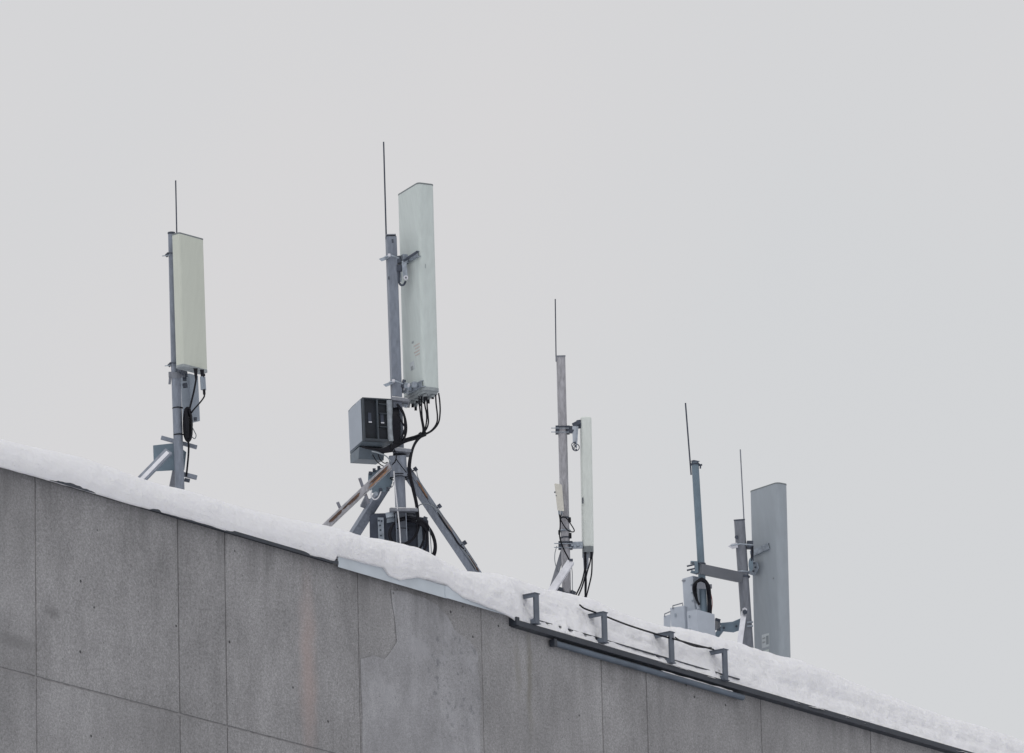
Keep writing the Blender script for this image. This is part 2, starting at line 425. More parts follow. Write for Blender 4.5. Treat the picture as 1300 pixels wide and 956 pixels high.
# ------------------------------------------------------------------ snow guard rail with brackets
yr = -.075
ra = PY(657, 790.5, yr); zr_ = ra.z
gr = thing('guard_rail', V((ra.x, yr, zr_)), 'dark steel rail along the snowy eave carrying four C shaped brackets', 'guard rail')
XE = 14.5
r = MB()
r.frame(V((ra.x, yr-.012, zr_-.030)), V((XE-ra.x, 0, 0)), V((0, .006, 0)), V((0, 0, .052)))
r.frame(V((ra.x, yr-.0055, zr_-.030)), V((XE-ra.x, 0, 0)), V((0, .10, 0)), V((0, 0, .006)))
r.build('rail', M['rail_dark'], gr, bev=.0015)
e = MB(); e.frame(V((ra.x-.03, yr-.014, zr_-.025)), V((.045, 0, 0)), V((0, .10, 0)), V((0, 0, .075))); e.build('end_block', M['rail_dark'], gr, bev=.004)
pa = PY(704, 809, yr)
lo = MB(); zc = zr_-.083
lo.tube([V((pa.x, yr+.022, zc)), V((PY(945, 878, yr).x, yr+.022, zc))], .028, 16)
lo.build('lower_pipe', M['tin_pipe'], gr)
lc = MB(); lc.frame(V((pa.x-.01, yr-.006, zc-.034)), V((.045, 0, 0)), V((0, .06, 0)), V((0, 0, .066))); lc.build('pipe_collar', M['rail_dark'], gr, bev=.003)
sc = MB(); cps = []; xs_ = [PY(u, 850, yr).x for u in (842, 930)]
n_ = 90
for i in range(n_+1): x_ = xs_[0]+(xs_[1]-xs_[0])*i/n_; cps.append(V((x_, yr+.020, zc+.020+.006*NZ.noise(V((x_*6, 0, 0))))))
sc.tube(cps, .016, 10); sc.build('snow_cap', M['snow'], gr)
for i, (ut, vt, ub, vb) in enumerate([(680.5,754,682,791),(767,778,768.5,815),(852,803,854.5,841),(920,825,922.5,863)]):
    a, b = PY(ut, vt, yr-.03), PY(ub, vb, yr-.03)
    xm = (a.x+b.x)/2; w_ = .062
    zb0, zt0 = zr_+.0, a.z
    zb0 = b.z
    m_ = MB()
    m_.frame(V((a.x-w_/2, yr-.040, zb0)), V((w_, 0, 0)), V((0, .008, 0)), V((0, 0, zt0-zb0)))          # upright strip
    m_.frame(V((a.x-.004, yr-.0315, zb0+.004)), V((.008, 0, 0)), V((0, .035, 0)), V((0, 0, zt0-zb0-.012)))  # rib
    m_.frame(V((a.x-.036, yr-.046, zt0+.0005)), V((.080, 0, 0)), V((0, .215, 0)), V((0, 0, .008)))      # top plate
    m_.frame(V((a.x-.030, yr-.0315, zt0-.034)), V((.007, 0, 0)), V((0, .195, 0)), V((0, 0, .033)))       # top arm web
    m_.frame(V((a.x-.036, yr-.0475, zb0-.0085)), V((.080, 0, 0)), V((0, .175, 0)), V((0, 0, .008)))      # foot plate
    m_.frame(V((a.x-.030, yr-.0315, zb0+.0005)), V((.007, 0, 0)), V((0, .150, 0)), V((0, 0, .036)))      # foot web
    m_.build('bracket', M['bracket_steel'], gr, bev=.0015)

# cable draped across the brackets
cb = MB()
pts = [PY(736,768,.06), PY(742,772.5,.0), PY(757,778,-.035), PY(770,783,-.055), PY(800,794.5,-.06), PY(843,808,-.075), PY(857,811.5,-.122), PY(876,817,-.09), PY(902,823.5,-.05), PY(906,825,.02)]
cb.tube(curve(pts, 8), .0085, 8)
tag(cb.build('black_cable', M['rubber']), 'black cable sagging between the C brackets over the snowy eave', 'cable')
cb = MB()
pts = [PY(745,775,.04), PY(752,777,-.03), PY(766,783.5,-.05)]
pts = [PY(857,809,-.11), PY(866,814.5,-.06), PY(880,820,-.03), PY(892,822,-.045), PY(903,822.3,-.05)]
cb.tube(curve(pts, 8), .006, 8)
tag(cb.build('black_cable', M['rubber']), 'short thin black cable end lying against the snow between the last two C brackets', 'cable')
tg = MB(); p = PY(411-11.5, 667, .5); tg.frame(p-V((.02,0,.15)), V((.02,0,0)), V((0,.02,0)), V((0,0,.165))); tg.frame(p+V((.0205,0,.0)), V((.018,0,0)), V((0,.015,0)), V((0,0,.012)))
tag(tg.build('anchor_stub', M['rusty'], bev=.003), 'tiny rusty anchor stub poking from the snow left of the tripod mast', 'anchor')

# ------------------------------------------------------------------ depth planes of the four masts
D1 = depth(PY(228, 620, 1.05)); D2 = depth(PY(510, 690, 1.45)); D3 = depth(PY(719, 750, 1.25))
D4 = depth(PY(892, 770, 1.35)); D5 = depth(PY(950, 815, 1.25))
def to_roof(p, q, z=H+.02):    # continue the line p-q down to the roof
    t = (z-p.z)/(q.z-p.z); return p+(q-p)*t
def px(D): return D/FPX        # metres per photo pixel at depth D

def rrect(N, beta, wL, wR, r0=.02, r1=.02, seg=5):
    """rounded rectangle in plan: N nearest corner, sides going left-away (wL) and right-away (wR)"""
    dL = -Rh*math.cos(beta)+Fh*math.sin(beta); dR = Rh*math.sin(beta)+Fh*math.cos(beta)
    cs = [(N, dL, dR), (N+dR*wR, -dR, dL), (N+dR*wR+dL*wL, -dL, -dR), (N+dL*wL, dR, -dL)]
    rr = [r0, r0, r1, r1]; out = []
    for (c, a, b), r_ in zip(cs, rr):
        ctr = c+(a+b)*r_
        for k in range(seg+1):
            t = k/seg*math.pi/2
            out.append(ctr - a*r_*math.sin(t) * 1 - b*r_*math.cos(t) if False else ctr - a*r_*math.cos(t) - b*r_*math.sin(t))
    # order consistently
    c0 = N+(dL*wL+dR*wR)/2
    return sorted(out, key=lambda p: math.atan2((p-c0).dot(Fh), (p-c0).dot(Rh))), dL, dR
def solid(N, B, beta, wL, wR, r=.01, mb=None, grow=0):
    mb = mb or MB()
    poly, dL, dR = rrect(N-(0*Zv), beta, wL, wR, r, r, 3)
    mb.prism(poly, B-N); return mb

def antenna(name, N, B, beta, wL, wR, m, label, r=.03, capm='cap_grey', plate_depth=.03, rounded=0):
    t = thing(name, B, label, 'antenna', 'panel antennas on the roof masts')
    ax = (N-B)
    poly, dL, dR = rrect(B, beta, wL, wR, r, r, 6)
    rd = MB().prism(poly, ax)
    if rounded:
        ob = rd.build('radome', M[m], t); me = ob.data
        bm = bmesh.new(); bm.from_mesh(me); bmesh.ops.remove_doubles(bm, verts=bm.verts, dist=.0002); bm.to_mesh(me); bm.free()
        b_ = ob.modifiers.new('bevel', 'BEVEL'); b_.width = rounded; b_.segments = 5; b_.limit_method = 'ANGLE'; b_.angle_limit = math.radians(60)
        c = B+(dL*wL+dR*wR)/2; a1 = ax.normalized()
        return t, c, dL, dR, a1
    rd.build('radome', M[m], t)
    c = B+(dL*wL+dR*wR)/2; a1 = ax.normalized()
    g2 = [c+(p-c)*1.012 for p in poly]
    MB().prism([p+ax+a1*.0005 for p in g2], a1*.012).build('top_cap', M[capm], t)
    g3 = [c+(p-c)*1.015 for p in poly]
    MB().prism([p-a1*.0005 for p in g3], -a1*plate_depth).build('bottom_cap', M['plate'], t)
    return t, c, dL, dR, a1

# =========================================================== MAST 1 (left)
k1 = px(D1)
def A(u, v, dd=0): return PD(u, v, D1+dd)
m1 = thing('antenna_mast', to_roof(A(221,465), A(228.3,625)), 'blue grey pole mast at far left with a gusset plate and slanting brace', 'mast', 'antenna masts along the roof edge')
base1 = V(m1['_o'])
MB().tube([A(217.6,296.5), A(219.5,380), A(221.6,475)], 4.3*k1, 20).build('pole', M['steel_blue'], m1)
MB().tube([A(223.4,476), A(228.3,620), to_roof(A(223.4,476), A(228.3,620))], 6.0*k1, 24).build('lower_pole', M['steel_blue'], m1)
MB().disc(A(217.6,296), Zv, 4.9*k1, .012).build('pole_cap', M['clamp_dark'], m1)
MB().tube([A(223,229,.03), A(225.3,340,.03)], .006, 8).build('lightning_rod', M['clamp_dark'], m1)
MB().cbox(A(221.6,312,.03), Rh*.06, Fh*.02, Zv*.03).build('rod_clip', M['clamp_dark'], m1)
br = MB(); br.bar(A(204.5,555.5,.09), A(250,568,.09), .035, .032, Fh); br.build('cross_bar', M['steel_blue'], m1, bev=.002)
br = MB(); br.bar(A(226,600.5,.08), A(250,606.5,.08), .04, .036, Fh); br.build('cross_bar', M['steel_blue'], m1, bev=.002)
MB().bar(A(234,609,.06), A(241,610.5,.06), .03, .03, Fh).build('cable_entry', M['clamp_dark'], m1, bev=.004)
gp = MB(); P4 = [A(194.3,565,.05), A(235,571,.05), A(234,596.5,.05), A(195.5,598.5,.05)]
gp.prism([A(194.3,565.5,.06), A(221,562.5,.06), A(236.5,574,.06), A(234,596.5,.06), A(195.5,598.5,.06)], Fw*.012, False); gp.build('gusset_plate', M['steel_teal'], m1, bev=.002)
p, q = A(214.5,573,-.05), A(177.5,611,-.22)
brace1 = MB().bar(p, to_roof(p, q), .078, .03, Rh).build('brace', M['steel_blue'], m1, bev=.003)
sdv = (Rh*.75+Uc*.66).normalized()
MB().bar(p-sdv*.010-Fw*.024, to_roof(p, q)-sdv*.010-Fw*.024, .036, .012, Rh).build('web', M['galv_light'], brace1, bev=.002)  # pale strip: lit web of the channel put into colour against its shaded flanges
p, q = A(223,597,.12), A(218,622,.30)
MB().bar(p, to_roof(p, q), .055, .03, Rh).build('brace', M['steel_grey'], m1, bev=.002)
for v in (518.5, 552.5):
    MB().tube([A(219.3+(v-518)*.06, v, -.02)]+[PD(225+(v-500)*.035, v, D1) + (Rh*math.cos(a)+Fh*math.sin(a))*6.4*k1 for a in [math.pi+.35+i*.3 for i in range(10)]], .006, 6).build('cable_tie', M['rubber'], m1)
# collar and clamps at the lower antenna fixing
cl = MB()
cl.tube([A(223,472.5), A(223.3,480)], 6.8*k1, 20)
cl.bar(A(214,476,-.0), A(235,475,.0), .03, .05, Fh); cl.bar(A(216,478), A(215.2,488), .02, .03, Rh)
cl.build('collar', M['steel_grey'], m1, bev=.003)

beta1 = math.radians(40.5+2)
N1, B1 = A(227.6,296.4,-.26), A(232.8,461.6,-.26)
t1, c1, dL, dR, ax = antenna('panel_antenna', N1, B1, math.radians(42), 10.5*k1/math.cos(math.radians(42)), 29.5*k1/math.sin(math.radians(42)), 'radome_green',
    'pale green panel antenna on the far left mast, seen broadside', r=.018, capm='cap_grey', plate_depth=.022)
def bolt_clamp(A_, u, v, w, parent, left=9, dd=0, kk=k1, name='clamp'):
    """pipe clamp: jaw plates either side of the pole and two threaded rods sticking out on the left"""
    b = MB()
    b.bar(A_(u-w-2.2, v, dd), A_(u-w-.2, v, dd), .06, 9*kk, Fh)
    b.bar(A_(u+w+.2, v, dd), A_(u+w+2.8, v, dd), .06, 9*kk, Fh)
    b.build(name, M['clamp_dark'], parent, bev=.002)
    for dv in (-2.4, 2.4):
        for f_ in (-.05,):
            MB().tube([A_(u-w-left, v+dv, dd+f_), A_(u+w+3, v+dv+.4, dd+f_)], .0048, 6).build('threaded_rod', M['galv'], parent)
for v, u in ((324, 217.9), (463.5, 221.2)):
    b = MB(); b.bar(A(u-7, v-2), A(u-4, v+1), .04, .035, Fh); b.bar(A(u+4.4, v), A(u+8, v+.5), .05, .05, Fh)
    b.tube([A(u-5, v-3, -.04), A(u+5, v-2.5, -.045)], .006, 6)
    b.build('mounting_clamp', M['clamp_dark'], t1, bev=.003)
    MB().tube([A(u-12, v+1, -.02), A(u+6, v-1, -.02)], .0045, 6).build('threaded_rod', M['galv'], t1)
b = MB(); b.bar(A(229,468,-.10), A(233,473,-.04), .05, .05, Fh); b.build('mounting_clamp', M['clamp_dark'], t1, bev=.004)
for u, v in ((248.3,470.5),(256.5,472)):
    MB().tube([A(u, v-3, -.18), A(u+.3, v+5, -.18), A(u+.7, v+12, -.18)], .019, 12, r2=.009).build('connector', M['rubber'], t1)
# behind: small radio unit
ru = thing('radio_unit', A(243,533,.12), 'small pale grey radio unit mounted behind the far left mast below its antenna', 'radio unit', 'radio units on the masts')
sb = solid(A(240,474,.12), A(242.5,531,.12), math.radians(40), 12*k1/.766, 11.5*k1/.643, .012); sb.build('housing', M['unit_mid'], ru)
b = MB(); b.bar(A(232,490,.02), A(238,489,.02), .05, .035, Fh); b.bar(A(232,475,.02), A(238,474,.02), .06, .05, Fh); b.bar(A(232,481,.02), A(237,481,.02), .04, .03, Fh); pieces(b, 'mounting_bracket', M['clamp_dark'], ru, .004)
MB().cbox(A(248,532,.06), Rh*.03, Fh*.03, Zv*.03).build('connector', M['clamp_dark'], ru, bev=.004)
sm = thing('filter_box', A(258,494,-.18), 'small grey filter box hanging at the right under the far left antenna', 'filter box')
solid(A(256.5,477.5,-.20), A(257.5,494,-.20), math.radians(40), 3.4*k1/.766, 4.5*k1/.643, .008).build('housing', M['unit_mid'], sm)
MB().tube([A(258.5,474.5,-.18), A(258.7,478,-.18)], .014, 10).build('connector', M['rubber'], sm)
MB().tube([A(259,494,-.18), A(259.4,501,-.18)], .012, 10).build('connector', M['rubber'], sm)
def cable(name, pts, r, m, label, group=None, seg=8):
    o = MB().tube(curve(pts, 8), r, seg).build(name, M[m]); return tag(o, label, 'cable', group)
G1 = 'cables of the far left mast'
cable('black_cable', [A(249,481,-.18), A(246.5,495,-.16), A(243,510,-.12), A(239.5,524,-.04), A(238,532,.0)], .0085, 'rubber', 'black cable running straight from the far left antenna to the hanging coil', G1)
cable('black_cable', [A(259.4,500,-.18), A(259,504,-.18), A(254,511,-.14), A(246,520,-.06), A(241,527,.0)], .007, 'rubber', 'black cable curving from the small grey filter box back to the hanging coil', G1)
co = MB()
for i in range(7):
    a_, b_ = random.uniform(3.4, 5.2), random.uniform(18, 21); cx = 238+random.uniform(-.8, .8); cy = 539+random.uniform(-1.5, 1.5); d_ = -.05+i*.018
    co.tube(curve([A(cx+a_*math.cos(t)+ (cy+b_*math.sin(t)-520)*.02, cy+b_*math.copysign(abs(math.sin(t))**.75, math.sin(t)), d_) for t in [i_*math.pi/7 for i_ in range(15)]], 3), .010, 7)
co.tube(curve([A(236,519,-.05), A(238,538,-.07), A(238.5,556,-.06)]), .016, 8)
tag(co.build('cable_coil', M['rubber']), 'narrow black coil of cable strapped upright to the far left mast', 'cable coil')
cable('black_cable', [A(238.5,556,-.03), A(239.5,566,.0), A(239,580,.03), A(236.5,605,.06)], .0085, 'rubber', 'black cable dropping from the narrow coil to the lower bar of the far left mast', G1)
cable('thin_wire', [A(243,537,-.02), A(244.5,543,-.02), A(247,548,-.02), A(249,553,-.02), A(247,557,-.02), A(243,554,-.02)], .004, 'grey_wire', 'thin looping wire tail at the right of the narrow coil', G1)

# =========================================================== MAST 2 (tripod)
k2 = px(D2)
def A(u, v, dd=0): return PD(u, v, D2+dd)
m2 = thing('antenna_mast', to_roof(A(502.5,480), A(510,690)), 'tall blue grey square mast standing on rusty tripod legs between two radio cabinets', 'mast', 'antenna masts along the roof edge')
def sqpole(p, q, w, ang=20):
    c_, s_ = math.cos(math.radians(ang)), math.sin(math.radians(ang)); sd = Rh*c_+Fh*s_
    return MB().bar(p, q, w, w, sd)
sqpole(A(496.3,300), A(505.8,575), 12.4*k2, 14).build('pole', M['steel_blue'], m2, bev=.004)
cpm = MB(); cpm.cbox(A(496.2,299.4), Rh*.094, Fh*.094, Zv*.010); cpm.build('pole_cap', M['steel_grey'], m2, bev=.002)
MB().cbox(A(498.5,306,-.060), Rh*.016, Fh*.004, Zv*.035).build('pole_slot', M['clamp_dark'], m2)
MB().cbox(A(493.6,353,-.057), Rh*.011, Fh*.006, Zv*.030).build('pole_slot', M['clamp_dark'], m2)
MB().tube([A(487,180), A(490.3,300), A(490.4,304)], .0068, 8, r2=.008).build('lightning_rod', M['clamp_dark'], m2)
MB().bar(A(504.6,578), A(506,605), 22*k2, .15, Rh).build('sleeve', M['steel_blue'], m2, bev=.006)
MB().tube([A(507,605), A(509,650)], 6.9*k2, 22).build('lower_pole', M['steel_blue'], m2)
p, q = A(509,651), A(511,700)
MB().channel(p, to_roof(p, q), 14*k2, .07, Rh, .008, 1).build('base_channel', M['steel_blue'], m2, bev=.001)
MB().bar(p+Fw*.03, to_roof(p, q)+Fw*.03, 10*k2, .03, Rh).build('base_post', M['steel_grey'], m2)
for (ua, va, ub, vb, th, nm) in ((496.5,509,519.5,511.5,.030,1),(499,573.5,522,575.5,.030,1),(494.5,650,531,650.5,.026,1)):
    f_ = MB(); f_.bar(A(ua, va), A(ub, vb), .20, th, Fh); f_.build('flange', M['steel_grey'], m2, bev=.003)
    s_ = MB(); s_.bar(A(ua+1, va-2.6), A(ub-2, vb-2.6), .175, .008, Fh); s_.build('snow_cap', M['snow'], m2, bev=.006)
f_ = MB(); f_.prism([A(516,653), A(530.5,653), A(527,660), A(518,658)], Fw*.02, False); f_.build('gusset_plate', M['steel_grey'], m2)
f_ = MB(); f_.bar(A(490,655,-.02), A(500,653,-.02), .05, .05, Fh); f_.bar(A(512,514,.0), A(517,516,.0), .05, .03, Fh); pieces(f_, 'bolt_block', M['galv'], m2, .004)
for v in (604, 607, 672.5): MB().tube([PD(507+(v-605)*.045, v, D2)+(Rh*math.cos(a)+Fh*math.sin(a))*(.085 if v < 620 else .064) for a in [i*.35 for i in range(19)]], .0045, 6).build('cable_tie', M['rubber'], m2)
# tripod legs
p, q = A(495,590,-.12), A(409,671.5,-.62)
qa = to_roof(p, q)
la = MB(); la.bar(p, qa, .062, .008, Up); la.bar(p+Fh*.035-Up*.028, qa+Fh*.035-Up*.028, .008, .062, Up)
lea = la.build('leg', M['steel_dirty'], m2, bev=.002); lea['label'] = 'rust streaked angle iron leg reaching down left'
tl = (q-p); nl = -Fw
def leg_strip(f0, f1, off, w, m_):
    a_, b_ = p+tl*f0+(Rh*.68-Uc*.73)*off, p+tl*f1+(Rh*.68-Uc*.73)*off
    pts = []; n_ = 14
    for i in range(n_+1):
        t = i/n_; pts.append(a_.lerp(b_, t)+(Rh*.68-Uc*.73)*(w*.5*(.75+.5*NZ.noise(V((f0*50+t*9, 1, off*30)))) * (min(1, 5*t, 5*(1-t))+.05)))
    for i in range(n_, -1, -1):
        t = i/n_; pts.append(a_.lerp(b_, t)-(Rh*.68-Uc*.73)*(w*.5*(.75+.5*NZ.noise(V((f0*50+t*9, 7, off*30)))) * (min(1, 5*t, 5*(1-t))+.05)))
    MB().prism([x-Up*0-Fw*.011 for x in pts], Fw*.004, False).build('rust_patch', M[m_], lea)
for f0, f1 in ((.02,.30),(.44,.64),(.70,.90)): leg_strip(f0, f1, -.002, .044, 'deep_rust')
leg_strip(.03, .36, .023, .018, 'orange_rust'); leg_strip(.62, .70, .0, .02, 'deep_rust')
p2, q2 = A(492,612,.1), A(445,686,.6)
lb = MB().bar(p2, to_roof(p2, q2), 12*k2, .08, Rh); lb.build('leg', M['steel_blue'], m2, bev=.004)
p3, q3 = A(514,595,.06), A(606,731,.12)
q3 = to_roof(p3, q3); tt = (q3-p3).normalized(); sd = (Rh - tt*Rh.dot(tt)).normalized()
lc_ = MB(); lc_.bar(p3-sd*.020, q3-sd*.020, .062, .012, sd); lc_.bar(p3+sd*.0315+Fw*.010, q3+sd*.0315+Fw*.010, .040, .010, (sd+Fw*.45).normalized())
lc_.bar(p3+sd*.012+Fw*.03, q3+sd*.012+Fw*.03, .012, .05, sd)
leg3 = lc_.build('leg', M['steel_blue'], m2, bev=.002); leg3['label'] = 'steel angle leg reaching down right with rust and wires clipped on'
L3_ = (A(606,731,.12)-p3)
def strip3(f0, f1, off, w, m_):
    a_, b_ = p3+L3_*f0+sd*off, p3+L3_*f1+sd*off; pts = []; n_ = 14
    for s_ in (1, -1):
        for i in (range(n_+1) if s_ > 0 else range(n_, -1, -1)):
            t = i/n_; pts.append(a_.lerp(b_, t)+sd*s_*(w*.5*(.75+.5*NZ.noise(V((f0*50+t*9, s_*3, off*30))))*(min(1, 5*t, 5*(1-t))+.05)))
    MB().prism([x-Fw*.006 for x in pts], -Fw*.004, False).build('rust_patch', M[m_], leg3)
strip3(.12, .30, .030, .022, 'orange_rust'); strip3(.20, .30, .020, .012, 'deep_rust'); strip3(.42, .60, .026, .014, 'deep_rust'); strip3(.80, .99, .034, .020, 'deep_rust'); strip3(.44, .62, .038, .008, 'orange_rust')
for (u, v) in ((527.5,595.5),(558,642.5),(590,689)):
    c = A(u, v, .05)
    b = MB(); b.cbox(c, sd*.034, tt*.040, Fw*.05); b.cbox(c-sd*.028, sd*.030, tt*.012, Fw*.02); b.build('wire_clip', M['clamp_dark'], m2, bev=.003)
for (a_, b_) in (((456.5,607,-.36),(468,639,-.2)), ((428.5,637.5,-.5),(434,650,-.45))):
    c = MB(); c.bar(A(*a_), A(*b_), .028, .012, Rh); c.build('leg_tab', M['rusty'], m2, bev=.002)
# node plate behind the legs, with bolts
npm = MB(); npm.prism([A(467.5,601,.05), A(484,594,.05), A(500,597,.05), A(498,614,.05), A(490,624,.05), A(472,626,.05), A(467,616,.05)], Fw*.03, False); npm.build('node_plate', M['steel_teal'], m2, bev=.004)
bt = MB()
for u, v in ((470,601),(475,597),(481,594),(492.5,621),(483,622)): bt.cbox(A(u, v, .04), Rh*.028, Fh*.05, Uc*.026)
pieces(bt, 'bolt', M['clamp_dark'], m2, .003)
hb = MB(); hb.tube(curve([A(472,622,-.02), A(471,629,-.03), A(475,634,-.03), A(480,632,-.03), A(484,624,-.02)]), .006, 7); hb.build('hook', M['white_wire'], m2)
MB().disc(A(477,627,.02), Fw, .022, .02).build('ring', M['galv'], m2)
b = MB(); b.channel(A(469.5,634,.30), A(463.5,646,.34), .10, .03, Rh, .01, -1); b.build('leg_collar', M['steel_grey'], m2, bev=.002)
MB().tube(curve([A(500,598,-.09), A(501,612,-.09), A(504,640,-.09), A(507,668,-.09), A(509,700,-.09), A(510,730,-.09)]), .0065, 8).build('conduit', M['white_wire'], m2)

beta2 = math.radians(62.5)
N2, B2 = A(530.4,233,-.17), A(537.5,490.5,-.17)
t2, c2, dL2, dR2, ax2 = antenna('panel_antenna', N2, B2, beta2, 27.5*k2/math.cos(beta2), 20.6*k2/math.sin(beta2), 'radome_mint',
    'tallest pale mint panel antenna on the tripod mast, turned to show its back and side', r=.034, plate_depth=.03)
def onface(t, s_, N=None, B=None, dd=None, wv=25.5):   # t: 0..1 along left face from the near edge, s_: pixel row
    f = (s_-233)/(490.5-233); p = N2.lerp(B2, f); return p + dL2*(t*27.0*k2/math.cos(beta2))
nrm2 = -dR2
# ribs of the back panel
# upper tilt bracket, lower hinge
def bar_on(pa_, pb_, w, h, m_, nm, par, bev=.003): return MB().bar(pa_, pb_, w, h, ax2).build(nm, M[m_], par, bev=bev)
u1 = MB(); fpt = onface(.02, 322)+nrm2*.02; fp2 = onface(.86, 322)+nrm2*.02
u1.channel(fpt, fp2, .055, .03, ax2, .006, 1)
u1.cbox(onface(.5, 322)+nrm2*.055, ax2*.075, nrm2*.05, dL2*.06)
u1.build('mounting_bracket', M['galv'], t2, bev=.002)
u1 = MB(); u1.bar(A(504,331,-.0), A(509,330,-.0), .07, .07, Fh); u1.bar(A(507,345,-.03), A(507.4,336,-.03), .05, .035, Rh); u1.bar(A(513,331,-.06), A(530,319.5,-.30), .02, .02, Uc)
u1.build('mounting_clamp', M['clamp_dark'], t2, bev=.004)
u1 = MB(); u1.bar(A(513,331,-.06), A(514.5,352,-.06), .045, .010, Rh); u1.bar(A(507,336,-.02), A(508,358,-.02), .012, .03, Fh)
u1 = u1.build('tilt_arm', M['galv'], t2, bev=.002)
MB().disc(A(515.3,352.5,-.075), Fw, .022, .02).build('tilt_knob', M['galv_light'], u1)
MB().disc(A(515.3,352.5,-.090), Fw, .008, .01).build('tilt_bolt', M['clamp_dark'], u1)
MB().tube(curve([A(506.5,345,-.04), A(506.3,356,-.04), A(508.5,361.5,-.04), A(512.5,361.5,-.05), A(515,357,-.06)]), .010, 8).build('tilt_hoop', M['clamp_dark'], t2)
for v, u in ((327.5, 497.3), (487, 502.8)):
    b = MB(); b.prism([A(u-16.5, v+1.2, -.07), A(u-8, v-2, -.07), A(u-4, v-3.5, -.07), A(u-2, v-1, -.07), A(u-7, v+2, -.07), A(u-13, v+4.2, -.07)], Fw*.10, False)
    b = b.build('clamp_jaw', M['galv'], t2, bev=.004)
    MB().tube([A(u-9, v-1.5, -.085), A(u-1, v-3.5, -.085), A(u+9, v+.3, -.07)], .0075, 7).build('threaded_rod', M['galv'], b)
    MB().cbox(A(u-3.2, v-3.5, -.085), Rh*.026, Fh*.025, Uc*.026).build('nut', M['galv_light'], b, bev=.004)
lw = MB(); lw.bar(A(509.8,487.5,-.0), A(514.3,488.5,-.0), .08, .075, Fh); lw.build('mounting_clamp', M['clamp_dark'], t2, bev=.004)
lw = MB(); lw.channel(onface(.0, 487)+nrm2*.02, onface(.75, 487)+nrm2*.02, .06, .04, ax2, .006, 1)
for t_ in (.15, .42, .66): lw.cbox(onface(t_, 487)+nrm2*.06, ax2*.05, nrm2*.04, dL2*.035)
lw.bar(A(514,489,-.03), A(521,490,-.06), .05, .035, Uc)
lw.build('mounting_bracket', M['galv'], t2, bev=.003)
for t_ in (.3, .55): MB().disc(onface(t_, 486)+nrm2*.085, nrm2, .017, .012).build('bolt', M['galv_light'], t2)
# underside connector plate
bp = MB(); poly, _, _ = rrect(B2, beta2, 27.5*k2/math.cos(beta2), 20.6*k2/math.sin(beta2), .03, .03, 5)
cc = c2-ax2*.0306
bp.prism([cc+(p-c2)*.92 for p in poly], -ax2*.022); cpl = bp.build('connector_plate', M['plate'], t2)
cn = []
for i in range(5):
    for j in range(2):
        cn.append(B2 - ax2*.052 + dL2*(.055+i*.088) + dR2*(.045+j*.075))
ring_ = MB(); pin = MB()
for i, c in enumerate(cn):
    ring_.tube([c, c-ax2*.022], .019, 14)
    pin.tube([c-ax2*.0215, c-ax2*(.040 if i % 3 else .06)], .0125, 10)
pieces(ring_, 'connector_collar', M['plate'], cpl); pieces(pin, 'connector', M['rubber'], cpl)
# printed marks and stickers on the back
for i in range(4):
    a_ = onface(.12, 434+i*4.2)+nrm2*.0012; b_ = onface(.40-.06*(i % 2), 434+i*4.2)+nrm2*.0012
    MB().bar(a_, b_, .010, .0016, ax2).build('printed_line', M['red_ink'], t2)
MB().bar(onface(.40, 457)+nrm2*.0012, onface(.62, 457)+nrm2*.0012, .075, .0016, ax2).build('sticker', M['sticker'], t2)
MB().bar(onface(.46, 460)+nrm2*.0024, onface(.56, 460)+nrm2*.0024, .035, .0012, ax2).build('sticker_print', M['plate'], t2)
MB().cbox(onface(.0, 337)+dR2*.055-dL2*.001, ax2*.04, dR2*.007, dL2*.002).build('scratch_mark', M['plate'], t2)
MB().cbox(onface(.45, 428)+nrm2*.001, ax2*.02, dL2*.04, nrm2*.0015).build('printed_mark', M['plate'], t2)

# ---- upper radio cabinet
cb_ = math.radians(72)
dLc = -Rh*math.cos(cb_)+Fh*math.sin(cb_); dRc = Rh*math.sin(cb_)+Fh*math.cos(cb_)
cab = thing('radio_cabinet', A(455,588,-.05), 'boxy grey radio cabinet with two dark open slots, left of the tripod mast', 'radio cabinet', 'radio cabinets on the tripod mast')
Nc, Bc = A(459,505,-.16), A(461.2,560,-.16)
wRc = 37*k2/math.sin(cb_); wLc = 18.5*k2/math.cos(cb_)
vdn = (Bc-Nc)
hb_ = MB(); ch = .055
pr = [Nc, Nc+dLc*(wLc-.13), Nc+dLc*wLc+vdn*.20, Nc+dLc*wLc+vdn*1.06, Bc+dLc*.0]
hb_.prism([Nc+dLc*.02, Nc+dLc*(wLc-.12), Nc+dLc*wLc+vdn*.02, Nc+dLc*wLc+vdn*1.03, Bc+dLc*.02], dRc*wRc, False)
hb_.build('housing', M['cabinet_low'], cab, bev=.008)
# side sheet, a touch proud, paler
sd_ = MB(); sd_.prism([Nc-dRc*.003+dLc*.012+vdn*.015, Nc-dRc*.003+dLc*(wLc-.07)+vdn*.04, Nc-dRc*.003+dLc*(wLc-.02)+vdn*.09, Nc-dRc*.003+dLc*(wLc-.02)+vdn*.98, Nc-dRc*.003+dLc*.012+vdn*.98], -dRc*.004, False)
sd_.build('side_panel', M['cabinet_side'], cab, bev=.002)
